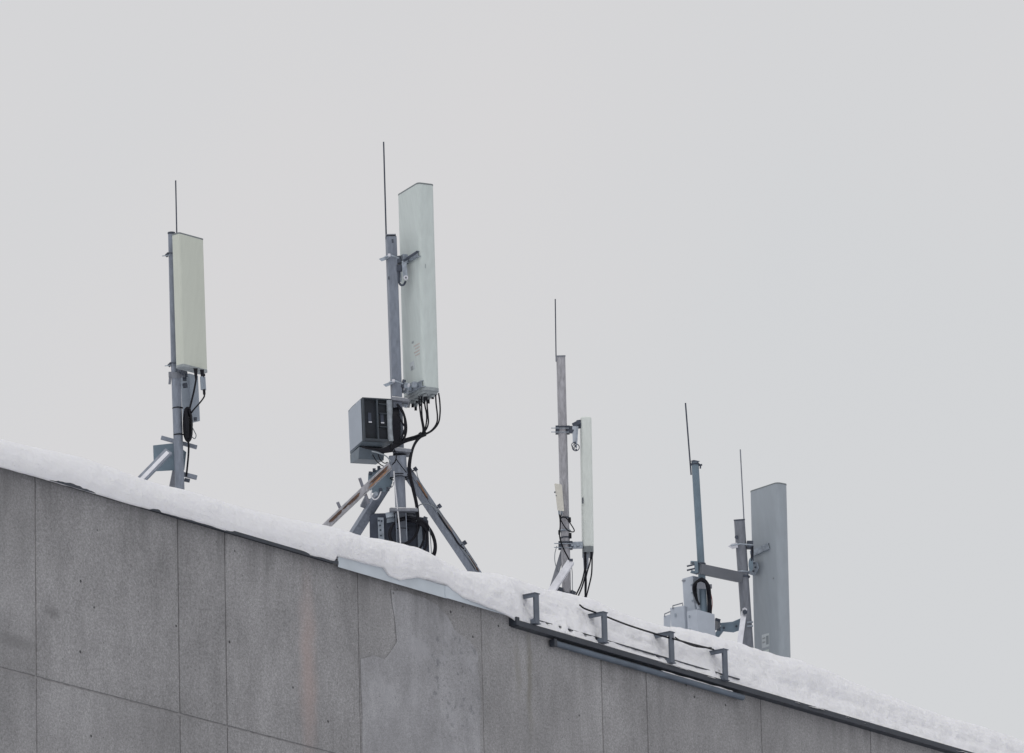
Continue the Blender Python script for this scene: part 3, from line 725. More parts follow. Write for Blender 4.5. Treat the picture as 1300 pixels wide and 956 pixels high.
# dark front frame: rim + two recessed slots
fr = MB(); O = Nc - dLc*.0 ; nf = -dLc
def fbox(mb, x0, x1, y0, y1, z0, z1):   # x along the front 0..1, y downward 0..1, z out of the face (m)
    o = O + dRc*(wRc*x0) + vdn*y0 + nf*(z0-.02); return mb.frame(o, dRc*(wRc*(x1-x0)), vdn*(y1-y0), nf*(z1-z0))
fbox(fr, .0, .06, 0, 1, .001, .045); fbox(fr, .47, .53, .03, .97, .001, .042); fbox(fr, .0605, 1.0, 0, .03, .001, .045); fbox(fr, .0605, 1.0, .94, 1.0, .001, .045)
fbox(fr, .56, .84, .115, .135, .001, .036); fbox(fr, .56, .84, .33, .35, .001, .036); fbox(fr, .56, .84, .64, .66, .001, .036)
fr.build('front_frame', M['cabinet_rim'], cab, bev=.003)
dk = MB(); fbox(dk, .061, .469, .031, .939, .0005, .006); fbox(dk, .531, .88, .031, .939, .0005, .006); pieces(dk, 'slot', M['unit_dark'], cab)
tr = MB(); tr.tube([O+dRc*wRc*.93+vdn*.02+nf*.01, O+dRc*wRc*.93+vdn*.97+nf*.01], .028, 14); tr.build('rounded_trim', M['unit_trim'], cab)
for x_ in (.26, .68):
    h_ = MB(); fbox(h_, x_-.055, x_+.055, .33, .56, .007, .014); h_ = h_.build('handle_recess', M['unit_navy'], cab)
    lt = MB(); fbox(lt, x_-.05, x_+.06, .535, .565, .0145, .022); lt.build('handle', M['galv_light'], h_, bev=.002)
tray = MB(); o0 = A(443.5,577.5,.22)
tray.prism([Bc+dLc*(wLc-.30)+vdn*.05, Bc+dLc*(wLc)+vdn*.04, Bc+dLc*wLc+vdn*.24, Bc+dLc*(wLc-.26)+vdn*.30], dRc*wRc*.86, False)
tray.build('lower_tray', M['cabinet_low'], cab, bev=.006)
cm = MB(); cm.bar(A(494,520,.05), A(503,521,.05), .08, .05, Fh); cm.bar(A(494,560,.05), A(503,561,.05), .08, .05, Fh); pieces(cm, 'mounting_bracket', M['clamp_dark'], cab, .004)
bc_ = MB()
for i in range(6): bc_.tube(curve([A(460+i*4, 567+i*.6, -.12), A(468+i*3, 569+i*.5, -.13), A(486, 570+i*.8, -.12), A(497+i, 565+i*1.4, -.08)]), .011, 7)
bc_.box8([A(455,566,.0)+o for o in (V((0,0,0)), Rh*.2, Rh*.2+Fh*.05, Fh*.05, Zv*.04, Rh*.2+Zv*.04, Rh*.2+Fh*.05+Zv*.04, Fh*.05+Zv*.04)])
tag(bc_.build('cable_bundle', M['rubber']), 'bundle of black cables plugged in beneath the upper radio cabinet', 'cable bundle')

# ---- lower radio cabinet (behind the mast)
cl_ = thing('radio_cabinet', A(505,712,.18), 'wide dark radio cabinet low behind the tripod mast, half sunk behind the snow', 'radio cabinet', 'radio cabinets on the tripod mast')
b0 = MB(); b0.prism([A(469,655,.12), A(472,652.5,.12), A(500,651.5,.12), A(541,658,.12), A(543.5,662,.12), A(546,735,.12), A(470,720,.12)], Fw*.22, False); b0.build('housing', M['unit_navy'], cl_, bev=.006)
b0 = MB(); b0.prism([A(479.5,657,.115), A(487,657,.115), A(488.5,700,.115), A(481,700,.115)], -Fw*.03, False); strip2 = b0.build('mounting_strip', M['galv'], cl_, bev=.003)
b0 = MB()
for u, v in ((481,661),(484.5,661.5),(482.5,667),(483,673),(483.6,680),(484,686)): b0.disc(A(u, v, .08), Fw, .009, .008)
pieces(b0, 'bolt', M['clamp_dark'], strip2)
b0 = MB(); b0.prism([A(530,664,.115), A(535.5,665,.115), A(538,735,.115), A(532,735,.115)], -Fw*.012, False); b0.prism([A(491,658,.115), A(501,657,.115), A(501,662,.115), A(491,664,.115)], -Fw*.04, False); pieces(b0, 'edge_trim', M['unit_mid'], cl_, .002)
b0 = MB(); b0.prism([A(505,668,.115), A(528,670,.115), A(529,725,.115), A(505,715,.115)], -Fw*.015, False); b0.build('cover_plate', M['unit_navy'], cl_, bev=.003)
b0 = MB(); b0.bar(A(526,652,.0), A(531,659,.1), .02, .03, Rh); b0.bar(A(537,658,.1), A(542,660,.1), .04, .04, Fh); pieces(b0, 'mounting_bracket', M['clamp_dark'], cl_, .003)

# ---- cables of the tripod mast
GJ = 'jumper cables under the tallest antenna'; LJ = 'black jumper cable hanging in a bunch from the underside of the tallest antenna'
J = [[(532,503),(532.6,515),(534.5,530),(537,545),(535,550),(526,554)],
     [(535,503),(535.2,515),(536,530),(538.5,545),(536,551),(527,555.5)],
     [(538.5,504),(539.5,515),(541.5,525),(541.5,535),(539,546),(533,553),(520,557)],
     [(541.8,503),(542.3,515),(543.2,526),(543.8,537),(540.5,546),(533,554),(520,558)],
     [(553,499),(553.6,512),(555.3,528),(554,538),(547,547),(537,551.5),(522,556)],
     [(556.8,499),(558.3,510),(558.7,524),(556.5,537),(549,546.5),(538,552.5),(522,558.5)]]
for i, pts in enumerate(J):
    d0 = -.10+.03*(i % 3)
    cable('jumper_cable', [A(u, v, d0+(.10-d0)*min(1, j/6)*.3) for j, (u, v) in enumerate(pts)], .0072, 'rubber', LJ, GJ)
for (u, v, d_) in ((532,505,-.1),(535,505,-.07),(538.5,504,-.04),(541.8,504,-.1),(553,500,-.07),(556.8,500,-.04)):
    pass
bd = MB()
for i in range(5): bd.tube(curve([A(541, 549+i*.8, -.05+.012*i), A(530, 553+i*.9, -.05+.012*i), A(516, 557+i*.9, -.06+.01*i), A(505, 561+i*1.2, -.08), A(496, 567+i, -.10)]), .009, 7)
bd.tube([A(536,550.5,-.05), A(533,553,-.05)], .024, 10)
tag(bd.build('cable_bundle', M['rubber']), 'taped bundle of black cables bridging from the tallest antenna leads to the mast', 'cable bundle')
for i in range(2):
    cable('black_cable', [A(536+i*1.6, 552, -.05), A(529+i, 559, -.06), A(524+i*.5, 569, -.07), A(519.5+i*1.6, 585, -.10), A(519+i*1.8, 600, -.10), A(523+i*1.7, 618, -.08), A(528+i*1.5, 640, -.06), A(530.5+i*1.3, 662, -.06)], .0105, 'rubber',
          'thick black cable running down beside the tripod mast to the lower coil', 'pair of cables running down the tripod mast')
lp = MB()
for i in range(6): lp.tube(curve([A(498+i*1.2, 513, .0), A(499.5+i*1.3, 527, -.10), A(500+i*1.5, 545, -.11), A(501+i, 562, -.09)]), .011, 7)
lp.tube(curve([A(504,513,-.08), A(511,522,-.09), A(515,535,-.09), A(515.5,548,-.09), A(512,560,-.09)]), .011, 8)
lp.tube(curve([A(505,515,-.10), A(512.5,527,-.11), A(514,540,-.11), A(513.6,552,-.10)]), .009, 8)
lp.tube(curve([A(504,525,-.11), A(509,534,-.11), A(513.5,541,-.11)]), .008, 7)
lp.tube(curve([A(515,541,-.11), A(512,550,-.11), A(508,560,-.11)]), .008, 7)
tag(lp.build('cable_loops', M['rubber']), 'black cable loops packed between the upper radio cabinet and the tripod mast', 'cable coil')
cc_ = MB()
LO = [[(547,713),(552.5,702),(553,690),(549,677),(542,667),(532,661),(518,657),(504,660)],
      [(545,712),(551,700),(551.5,689),(547.5,677),(541,668),(531,662.5),(517,659),(503,663),(496.5,670),(494,679),(497,688),(504,694)],
      [(526.5,702.5),(535,693),(538.4,682),(537.5,671),(534,663)],
      [(531.5,706),(540,696),(542.5,684),(540,671),(534,663)],
      [(531,660),(531.5,670),(527,681),(519,689),(508,693),(499,688),(495.5,678),(499,666)],
      [(529,662),(529.5,672),(525,683),(517,688.5),(504,692)],
      [(520,656),(533,660),(541,664),(545,670)]]
for i, pts in enumerate(LO): cc_.tube(curve([A(u, v, -.03-.012*i+(.06 if u > 520 else 0)) for u, v in pts]), .0115 if i < 4 else .010, 8)
for i in range(4): cc_.tube(curve([A(516, 656.5+i*1.5, -.0), A(527, 658+i*1.6, -.03), A(537, 662+i*2, -.03), A(542, 668+i*2, -.02)]), .013, 7)
tag(cc_.build('cable_coil', M['rubber']), 'big loose coil of black cable in front of the lower dark cabinet', 'cable coil')
GW = 'thin wires of the tripod mast'
cable('thin_wire', [A(545,668,.0), A(547,690,.0), A(548,712,.0)], .004, 'grey_wire', 'thin grey wire hanging straight down at the right edge of the lower dark cabinet', GW)
cable('thin_wire', [A(473,577,-.10), A(477,584,-.12), A(482,589,-.12), A(488,592,-.1), A(494,590,-.1)], .005, 'rubber', 'thin black wire looping low from beneath the upper cabinet to the legs', GW)
cable('thin_wire', [A(480,577,-.10), A(483,584,-.12), A(488,588,-.12), A(492,587,-.1)], .005, 'rubber', 'short thin black wire curling in the gap beneath the upper cabinet', GW)
cable('thin_wire', [A(472,573,-.16), A(480,575,-.17), A(490,579,-.14), A(496,586,-.1)], .006, 'unit_trim', 'pale wire crossing below the upper cabinet toward the mast', GW)
cable('thin_wire', [A(498,590,-.10), A(502,585,-.11), A(503,577,-.1), A(500,570,-.1)], .006, 'rubber', 'black wire arching over the mast sleeve under the upper cabinet', GW)
cable('thin_wire', [A(503,583,-.10), A(509,591,-.11), A(516,600,-.1)], .0045, 'rubber', 'thin black wire slanting across the front of the mast sleeve', GW)
cable('thin_wire', [A(500,612,-.1), A(498,618,-.08), A(493,619,-.05)], .0035, 'grey_wire', 'short thin wire curling left off the tripod mast above the hook', GW)
cable('thin_wire', [A(529,662,-.05), A(529,650,-.03), A(531,643,-.03), A(536,640,-.02), A(546,641,-.04), A(555,648,-.05), A(566,664,-.05), A(577,682,-.05), A(590,700,-.05), A(604,722,-.05)], .005, 'grey_wire', 'long thin wire following the upper side of the right tripod leg', GW)
cable('black_cable', [A(556,650,-.04), A(563,663,-.06), A(573,676,-.06), A(582,690,-.06), A(589,697,-.05)], .008, 'rubber', 'black cable lying along the middle of the right tripod leg', GW)
cable('black_cable', [A(590,698,-.05), A(595,708,-.04), A(603,722,-.04)], .006, 'rubber', 'black cable on the foot of the right tripod leg', GW)
cable('thin_wire', [A(529,598,.0), A(530,604,.0), A(532,609,.0), A(540,625,-.02), A(550,641,-.03), A(560,652,-.04), A(572,668,-.03), A(590,694,-.03), A(606,718,-.03)], .0035, 'grey_wire', 'thinnest wire curling off the top of the right tripod leg', GW)

# =========================================================== MAST 3
k3 = px(D3)
def A(u, v, dd=0): return PD(u, v, D3+dd)
m3 = thing('antenna_mast', to_roof(A(712,451), A(719.3,752)), 'weathered brownish grey pipe mast in the middle right with a pale slanting brace', 'mast', 'antenna masts along the roof edge')
pt_, pb = A(711.9,452), A(719.3,750)
MB().tube([pt_, pt_.lerp(pb, .5), pb, to_roof(pt_, pb)], 5.7*k3, 24).build('pole', M['steel_dirty'], m3)
MB().disc(pt_, (pt_-pb), 6.1*k3, .014, 24).build('pole_cap', M['steel_grey'], m3)
MB().tube([A(704.9,379.5), A(706,459)], .0055, 8).build('lightning_rod', M['clamp_dark'], m3)
MB().cbox(A(706.4,456), Rh*.016, Fh*.03, Zv*.04).build('rod_clip', M['steel_grey'], m3)
p, q = A(724.5,712,-.12), A(701,748,-.34)
MB().channel(p, to_roof(p, q), .068, .03, Rh, .006, -1).build('brace', M['galv_light'], m3, bev=.001)['label'] = 'pale steel channel brace'
MB().cbox(A(725,711,-.12), Rh*.035, Fh*.03, Uc*.02).build('brace_bolt', M['clamp_dark'], m3, bev=.003)
p, q = A(715.5,697,.1), A(701.5,744,-.1)
MB().bar(p, to_roof(p, q), .045, .02, Rh).build('brace', M['steel_grey'], m3, bev=.002)
b = MB(); b.bar(A(706,748,-.02), A(714,750,-.02), .05, .05, Fh); b.bar(A(724,752,-.02), A(730,755,-.02), .05, .05, Fh); b.bar(A(705,751,0), A(727,757,0), .12, .02, Fh); b.build('foot_plate', M['clamp_dark'], m3, bev=.004)
for v in (683, 674, 658): MB().tube([PD(712+(v-452)*.0245, v, D3)+(Rh*math.cos(a)+Fh*math.sin(a))*(5.7*k3+.004) for a in [i*.35 for i in range(19)]], .007 if v != 674 else .010, 6).build('band', M['clamp_dark'] if v != 674 else M['galv'], m3)
b = MB(); b.cbox(A(724.3,680,-.02), Rh*.02, Fh*.03, Zv*.05); b.cbox(A(723.3,660,-.02), Rh*.024, Fh*.03, Zv*.045); b.cbox(A(709.5,676,-.02), Rh*.012, Fh*.03, Zv*.04); pieces(b, 'band_buckle', M['rubber'], m3, .003)

b3 = math.radians(3)
N3, B3 = A(737.0,528.3,-.03), A(740.0,694,-.03)
t3, c3, dL3, dR3, ax3 = antenna('panel_antenna', N3+0*Rh, B3, math.radians(88), .26, 14.0*k3, 'radome_white', 'narrow off white panel antenna seen edge on, on the brownish pipe mast', r=.028, rounded=.020)
bc3 = MB(); poly3, _, _ = rrect(B3, math.radians(88), .26, 14.0*k3, .03, .03, 6); bc3.prism([c3+(p_-c3)*.96+ax3*.02 for p_ in poly3], -ax3*.068); bc3.build('bottom_cap', M['cap_grey'], t3, bev=.012)
b = MB(); b.cbox(A(739.8,635.5,-.034), ax3*.055, Rh*.012, Fh*.004); b.build('dark_mark', M['clamp_dark'], t3)
# upper clamp, tilt bracket
for v, u in ((546, 714.2), (692.5, 717.9)):
    b = MB()
    for s_ in (-1, 1): b.cbox(A(u+s_*7.0, v), Rh*.030, Fh*.09, Uc*.066)
    b.tube([PD(u, v-3, D3)+(Rh*math.cos(a)+Fh*math.sin(a))*(5.7*k3+.006) for a in [i*.35 for i in range(19)]], .008, 6)
    b.build('mounting_clamp', M['clamp_dark'], t3, bev=.003)
    for dv in (-2.6, 2.4): MB().tube([A(u-14.5, v+dv, -.05), A(u+8, v+dv+.2, -.05)], .0045, 6).build('threaded_rod', M['galv'], t3)
b = MB(); b.bar(A(720,545.5), A(728,545.5), .06, .062, Fh); b.disc(A(724.5,546,-.03), Fh, .03, .02)
b.bar(A(727.5,541), A(737,536), .06, .045, Fh); b.bar(A(735,533), A(736.5,544), .05, .03, Rh); b.build('mounting_bracket', M['clamp_dark'], t3, bev=.004)
b = MB(); b.bar(A(729.3,541,-.035), A(730,563,-.035), .042, .008, Rh); b.build('tilt_arm', M['unit_light'], t3, bev=.002)
b = MB(); b.bar(A(733.5,541,-.045), A(731.5,569,-.045), .014, .006, Rh); b.build('tilt_strap', M['galv'], t3)
b = MB(); b.tube([A(731,568,-.045)+(Rh*math.cos(a)+Uc*math.sin(a))*.033 for a in [i*.35 for i in range(19)]], .0045, 6); b.tube([A(728.5,565,-.04)+(Rh*math.cos(a)+Uc*math.sin(a))*.022 for a in [i*.35 for i in range(19)]], .004, 6); b.build('wire_ring', M['clamp_dark'], t3)
b = MB()
for u, v in ((729.8,562),(730.3,566),(728.5,570),(731.5,571)): b.disc(A(u, v, -.05), Fw, .010, .01)
pieces(b, 'bolt', M['clamp_dark'], t3)
b = MB(); b.bar(A(724,692.5), A(740,692), .05, .060, Fh)
for i in range(4): b.disc(A(726.5+i*3.6, 692.5+(i % 2)*2-1, -.03), Fw, .014, .03)
b.build('hinge_bracket', M['galv'], t3, bev=.003)
for u in (742.8, 751): MB().tube([A(u, 694, .02), A(u, 699, .0), A(u+.1, 704, .0)], .019, 12, r2=.011).build('connector', M['rubber'], t3)
fb = thing('filter_box', A(743.5,722,.10), 'slim pale filter box hanging below the edge on antenna behind its cables', 'filter box')
solid(A(740.6,700,.06), A(741.6,722,.06), math.radians(10), .006, 6.4*k3, .003).build('housing', M['unit_light'], fb)
sb3 = MB(); sb3.prism([A(741,700,.06), A(747.4,700,.06), A(747.2,722.5,.06), A(742,722.5,.06)], Fw*.05, False); sb3.build('cover', M['unit_light'], fb, bev=.004)
G3 = 'jumper cables under the edge on antenna'; L3 = 'black jumper cable falling into the snow from the narrow edge on antenna'
for pts in ([(742.5,702),(743,714),(741.5,727),(737.5,742),(730,758),(727,766)], [(743.5,702),(744,718),(743,730),(739,745),(733,759),(730,766)],
            [(750.6,702),(749,714),(745.5,726),(743,740),(743,758),(743.5,768)], [(751.6,702),(751.6,716),(750.8,730),(747.5,745),(744,759),(742.8,768)], [(742.5,703),(742.6,716),(744,732),(744,748),(742.4,760),(742,768)]):
    P_ = [A(u, v, -.02+.02*(j % 2)) for j, (u, v) in enumerate(pts)]; P_[-1] = P_[-1]
    P_.append(to_roof(P_[-2], P_[-1])); cable('jumper_cable', P_, .0072, 'rubber', L3, G3)
# small cream antenna on the mast
sa = thing('small_antenna', A(711,648,-.10), 'small cream box antenna strapped to the left of the brownish pipe mast', 'antenna')
b = MB(); b.prism([A(703.9,614.5,-.13), A(705,613.8,-.13), A(712.6,615,-.13), A(713.6,617,-.13), A(716.2,649,-.13), A(707.6,648,-.13)], Fw*.06, False); b.build('housing', M['cream'], sa, bev=.008)
b = MB(); b.disc(A(704.4,624.9,-.13), Rh, .008, .012); b.disc(A(706,629,-.132), Fw, .005, .006); pieces(b, 'screw', M['clamp_dark'], sa)
for u in (709.6, 713): MB().tube([A(u, 648, -.10), A(u+.3, 653, -.10)], .008, 8).build('connector', M['unit_mid'], sa)
cable('black_cable', [A(709.8,652,-.1), A(711,659,-.1), A(711.2,668,-.1), A(710.4,678,-.1), A(712,688,-.1), A(717,700,-.1), A(722,710,-.08), A(724,722,.0)], .0068, 'rubber', 'black cable winding down the front of the brownish pipe mast', 'cables of the brownish pipe mast')
cable('black_cable', [A(712.8,652,-.1), A(711,659,-.11), A(715,656,-.11), A(720,659,-.11), A(725,666,-.1), A(729,673,-.1), A(727,675.3,-.1), A(720,672.5,-.1), A(714,664,-.11), A(711,658,-.11)], .0058, 'rubber', 'thin black cable making a drop shaped loop under the small cream antenna', 'cables of the brownish pipe mast')
cable('thin_wire', [A(707,693,-.05), A(704.6,702,-.05), A(704.4,712,-.05), A(706.5,721,-.05), A(709,726,-.03)], .0035, 'grey_wire', 'thin grey wire bowing out left of the brownish pipe mast', 'cables of the brownish pipe mast')
cable('thin_wire', [A(724.6,714,-.05), A(726.4,726,-.05), A(726.6,740,-.05), A(727.2,756,-.05)], .0035, 'grey_wire', 'thin grey wire hanging right of the pale brace on the brownish pipe mast', 'cables of the brownish pipe mast')

# =========================================================== MASTS 4 and 5 (right pair)
k4 = px(D4); k5 = px(D5)
def A(u, v, dd=0): return PD(u, v, D4+dd)
def Bq(u, v, dd=0): return PD(u, v, D5+dd)
m4 = thing('antenna_mast', to_roof(A(882.5,586), A(893.5,780)), 'slim teal grey pole leaning left at the right, rising out of pale radio boxes', 'mast', 'antenna masts along the roof edge')
p, q = A(882.3,586), A(893.6,775)
MB().tube([p, p.lerp(q, .5), q, to_roof(p, q)], 4.6*k4, 22).build('pole', M['steel_teal'], m4)
b = MB(); b.prism([A(875.8,585.6,-.03), A(881,584,-.03), A(889,585.5,-.03), A(885,587.2,-.03)], Fw*.10, False); b.build('pole_cap', M['clamp_dark'], m4)
MB().tube([A(870.2,511.5), A(877.4,603)], .0075, 8).build('lightning_rod', M['clamp_dark'], m4)
b = MB(); b.bar(A(886,591), A(891.5,590), .02, .015, Fh); b.bar(A(889.5,590), A(889,595), .015, .015, Rh); b.build('hook', M['clamp_dark'], m4, bev=.002)
for v in (589.5, 716, 725.5): MB().tube([PD(882.3+(v-586)*.0598, v, D4)+(Rh*math.cos(a)+Fh*math.sin(a))*(4.6*k4+.003) for a in [i*.35 for i in range(19)]], .009, 6).build('band', M['clamp_dark'], m4)
b = MB(); b.bar(A(883.5,713), A(884.5,727), .10, .035, Fh); b.bar(A(876.5,714), A(885,714.5), .09, .012, Fh); b.bar(A(877,725.5), A(886,728), .09, .012, Fh); b.build('clamp_jaw', M['steel_teal'], m4, bev=.003)
for v in (717.5, 722.7): MB().tube([A(872,v+1.4,-.04), A(884,v-1.4,-.04)], .0085, 7).build('threaded_rod', M['clamp_dark'], m4)

m5 = thing('antenna_mast', to_roof(Bq(938.5,660), Bq(949.5,820)), 'thick grey pipe mast at the right, tied to the slim pole by a crossbar', 'mast', 'antenna masts along the roof edge')
p, q = Bq(938.6,660), Bq(949.6,818)
MB().tube([p, p.lerp(q, .5), q, to_roof(p, q)], 6.9*k5, 26).build('pole', M['steel_grey'], m5)
MB().disc(p, p-q, 7.2*k5, .012, 26).build('pole_cap', M['clamp_dark'], m5)
MB().tube([Bq(939.8,570.5,-.02), Bq(944.6,662,-.02), Bq(945.2,674,-.02)], .006, 8).build('lightning_rod', M['steel_grey'], m5)
MB().disc(Bq(935,682,-.055), Fw, .018, .012).build('bolt', M['clamp_dark'], m5)
cx = MB(); cx.channel(A(889.5,722.2,-.06), Bq(941,733.0,-.065), 13.2*k4, .05, Uc, .006, -1); cx.bar(A(889.5,722.2,-.05), Bq(941,733.0,-.055), 13.0*k4, .045, Uc)
cx.build('crossbar', M['crossbar'], m5, bev=.002)
for v in (727, 732.5): MB().tube([PD(938.6+(v-660)*.0696, v, D5)+(Rh*math.cos(a)+Fh*math.sin(a))*(6.9*k5+.005) for a in [i*.35 for i in range(19)]], .010, 7).build('band', M['galv'] if v == 727 else M['clamp_dark'], m5)
p, q = Bq(944.7,776,-.10), Bq(938.5,820,-.35)
MB().channel(p, to_roof(p, q), .052, .03, Rh, .006, -1).build('brace', M['galv_light'], m5, bev=.001)['label'] = 'pale steel channel brace'
MB().disc(Bq(945.6,777,-.14), Fw, .026, .03, 6).build('bolt', M['clamp_dark'], m5); MB().disc(Bq(945.4,774.5,-.13), Fw, .026, .02, 6).build('nut', M['galv_light'], m5)
for v in (790, 795): MB().tube([Bq(948, v, -.05), Bq(956, v-.4, -.05)], .010, 7).build('threaded_rod', M['galv'], m5)
ar = MB()
ar.prism([Bq(914,791,-.02), Bq(930,789.5,-.02), Bq(942,784.5,-.02), Bq(943,799,-.02), Bq(931,803,-.02), Bq(917,801.5,-.02)], Fw*.05, False)
ar.bar(Bq(917.5,797,.0), Bq(909.5,807.5,.05), .05, .05, Fh)
ar.build('support_arm', M['steel_teal'], m5, bev=.003)
b = MB()
for u, v in ((919,797),(935,795)): b.disc(Bq(u, v, -.03), Fw, .011, .012)
pieces(b, 'bolt', M['clamp_dark'], m5)

b4 = math.radians(51.5)
N4, B4 = Bq(986.3,613.5,-.12), Bq(992.6,869,-.12)
t4, c4, dL4, dR4, ax4 = antenna('panel_antenna', N4, B4, b4, 34.5*k5/math.cos(b4), 14.6*k5/math.sin(b4), 'radome_grey', 'large slate grey panel antenna at the far right with a white sticker near its foot', r=.042, capm='cap_grey')
wL4 = 34.5*k5/math.cos(b4)
def on4(t, v): return N4.lerp(B4, (v-613.5)/(869-613.5)) + dL4*(t*wL4)
n4 = -dR4
def quad4(t0, t1, v0, v1, m_, nm, off=.0012, par=None):
    MB().prism([on4(t0, v0)+n4*off, on4(t1, v0)+n4*off, on4(t1, v1)+n4*off, on4(t0, v1)+n4*off], n4*.001, False).build(nm, M[m_], par or t4)
quad4(.40, .66, 799, 816, 'sticker', 'sticker')
stk4 = [o for o in t4.children if o.name.startswith('sticker')][0]
quad4(.42, .51, 802, 813, 'sticker_ink', 'sticker_print', .0026, stk4)
quad4(.54, .64, 803, 805, 'plate', 'sticker_print', .0026, stk4); quad4(.54, .64, 808, 810, 'plate', 'sticker_print', .0026, stk4)
quad4(.42, .62, 819.5, 823, 'radome_mint', 'printed_mark')
quad4(.18, .22, 731, 733, 'cap_grey', 'dark_mark')
# clamp, pivot and bracket
b = MB(); b.prism([Bq(924.5,694,-.08), Bq(929,690.5,-.08), Bq(936,689,-.08), Bq(937,695,-.08), Bq(930,697,-.08)], Fw*.12, False); b.build('clamp_jaw', M['galv_light'], t4, bev=.004)
MB().tube([Bq(928,692.5,-.10), Bq(940,690.5,-.10), Bq(956,692,-.08)], .0075, 7).build('threaded_rod', M['galv'], t4)
b = MB(); b.bar(Bq(948,692,-.0), Bq(956,692,-.0), .09, .07, Fh); b.bar(Bq(954.7,692,-.03), Bq(955,712,-.03), .012, .03, Fh); b.build('mounting_clamp', M['clamp_dark'], t4, bev=.004)
MB().channel(on4(.30, 690)+n4*.02, on4(.95, 693)+n4*.02, .06, .05, ax4, .006, 1).build('mounting_bracket', M['galv'], t4, bev=.002)
b = MB(); pol = [Bq(953.3+3.0*math.cos(a), 716.8+8.6*math.sin(a), -.04) for a in [i*math.pi/9 for i in range(18)]]; b.prism(pol, Fw*.05); b.build('pivot_plate', M['steel_teal'], t4)
b = MB(); b.prism([on4(.93, 706)+n4*.03, on4(.66, 706)+n4*.03, on4(.62, 715)+n4*.03, on4(.78, 723)+n4*.03, on4(.95, 719)+n4*.03], n4*.012, False); b.build('tilt_arm', M['unit_mid'], t4, bev=.002)
b = MB()
for t_, v in ((.76,707),(.71,713),(.78,717)): b.disc(on4(t_, v)+n4*.046, n4, .010, .008)
pieces(b, 'bolt', M['clamp_dark'], t4)
cable('thin_wire', [Bq(955.2,693,-.06), Bq(955,704,-.06), Bq(954,712,-.06)], .005, 'rubber', 'short black wire on the pivot beside the large slate grey antenna', 'wires of the right hand masts')

# radio boxes around the slim pole
GR = 'radio units on the masts'
def unit(name, label, u0, v0, vb, beta, wl, wr, dd, m_='unit_light', r=.008, lean=.06):
    t = thing(name, A(u0+lean*(vb-v0), vb, dd), label, 'radio unit', GR)
    be = math.radians(beta)
    N_, B_ = A(u0, v0, dd), A(u0+lean*(vb-v0), vb, dd)
    WL, WR = wl*k4/math.cos(be), wr*k4/math.sin(be)
    solid(N_, B_, be, WL, WR, r).build('housing', M[m_], t)
    return t, N_, B_, -Rh*math.cos(be)+Fh*math.sin(be), Rh*math.sin(be)+Fh*math.cos(be), WL, WR
t, N_, B_, dl, dr, WL, WR = unit('radio_unit', 'upright pale grey radio unit left of the cable hoop on the slim pole', 879.5, 731.0, 774, 48, 13.5, 8, .02)
b = MB()
for v in (742, 752, 762): b.cbox(N_.lerp(B_, (v-731)/43)+dl*.02-dr*.004, Zv*.012, dl*.02, dr*.01)
pieces(b, 'screw', M['unit_mid'], t)
b = MB(); b.bar(A(866,737.5,.12), A(870.5,737.2,.1), .02, .01, Fh); b.build('lug', M['steel_grey'], t)
t, N_, B_, dl, dr, WL, WR = unit('radio_unit', 'pale grey radio box with two wire handles, left foot of the slim pole', 868.5, 769, 815, 30, 18, 4.5, -.05)
lid = MB(); lid.prism([A(843,783,.05), A(851.5,780,.03), A(851.5,815,.03), A(843,812,.05)], Fw*.15, False); lid.build('side_housing', M['unit_light'], t, bev=.004)
for pts in ([(854.2,773.5,.0), (854.2,769,.0), (866.5,765.6,-.04), (866.8,769,-.04)], [(843.8,783,.04), (843.8,779.4,.04), (851.5,776.2,.03), (851.5,779,.03)]):
    MB().tube([A(*p_) for p_ in pts], .006, 7).build('handle', M['steel_grey'], t)
b = MB(); b.cbox(N_+dl*.10+(B_-N_)*.22-dr*.003, Zv*.03, dl*.018, dr*.006); b.build('latch', M['unit_mid'], t)
t, N_, B_, dl, dr, WL, WR = unit('radio_unit', 'pale grey radio box in front of the foot of the slim pole', 884.5, 773.6, 822, 38, 12.6, 23.5, -.40, lean=.05)
b = MB()
for f in (.15, .5): b.cbox(N_+dl*.09+(B_-N_)*f-dr*.003, Zv*.025, dl*.014, dr*.006)
pieces(b, 'latch', M['unit_mid'], t)
b = MB(); b.bar(A(884,766,-.03), A(886.5,773,-.03), .02, .01, Rh); b.build('clip', M['unit_light'], t)
b = MB()
for i in range(4): b.bar(A(908.5+i*1.7, 785.5+i*.35, .12), A(908.8+i*1.7, 800+i*.35, .12), .07, .010, Fh)
b.bar(A(908,786,.15), A(914.5,788,.15), .04, .02, Fh); b.build('cooling_fins', M['clamp_dark'], t)
# hoop of thick cable
hp = MB()
for i in range(5):
    o_ = (i-2)*.75; r_ = 1-.05*abs(i-2)
    hp.tube(curve([A(887.5-o_*.3, 768, -.05+.01*i), A(884.2+o_*.3, 760, -.05+.01*i), A(881.8+o_, 750, -.06+.01*i), A(882.2+o_, 742.5, -.06), A(886+o_*.5, 737+abs(o_)*.5, -.06), A(890.5, 736+o_, -.06), A(895.5-o_*.4, 738+o_*.4, -.06), A(899-o_, 745, -.06), A(900.2-o_, 756, -.05+.01*i), A(900.8-o_, 768, -.05), A(901-o_, 782, -.03)]), .011, 7)
tag(hp.build('cable_hoop', M['rubber']), 'thick black cable hoop arched over the foot of the slim pole', 'cable coil')
b = MB(); b.prism([A(884.5,747,-.11), A(885.5,740,-.11), A(890,738.5,-.11), A(895,741,-.11), A(896.5,748,-.11)], Fw*.06, False); b.build
tb = tag(b.build('junction_box', M['steel_grey'], bev=.006), 'small grey junction box framed by the black cable hoop', 'junction box')
b = MB(); b.cbox(A(902,744.5,-.02), Rh*.028, Fh*.03, Zv*.04)
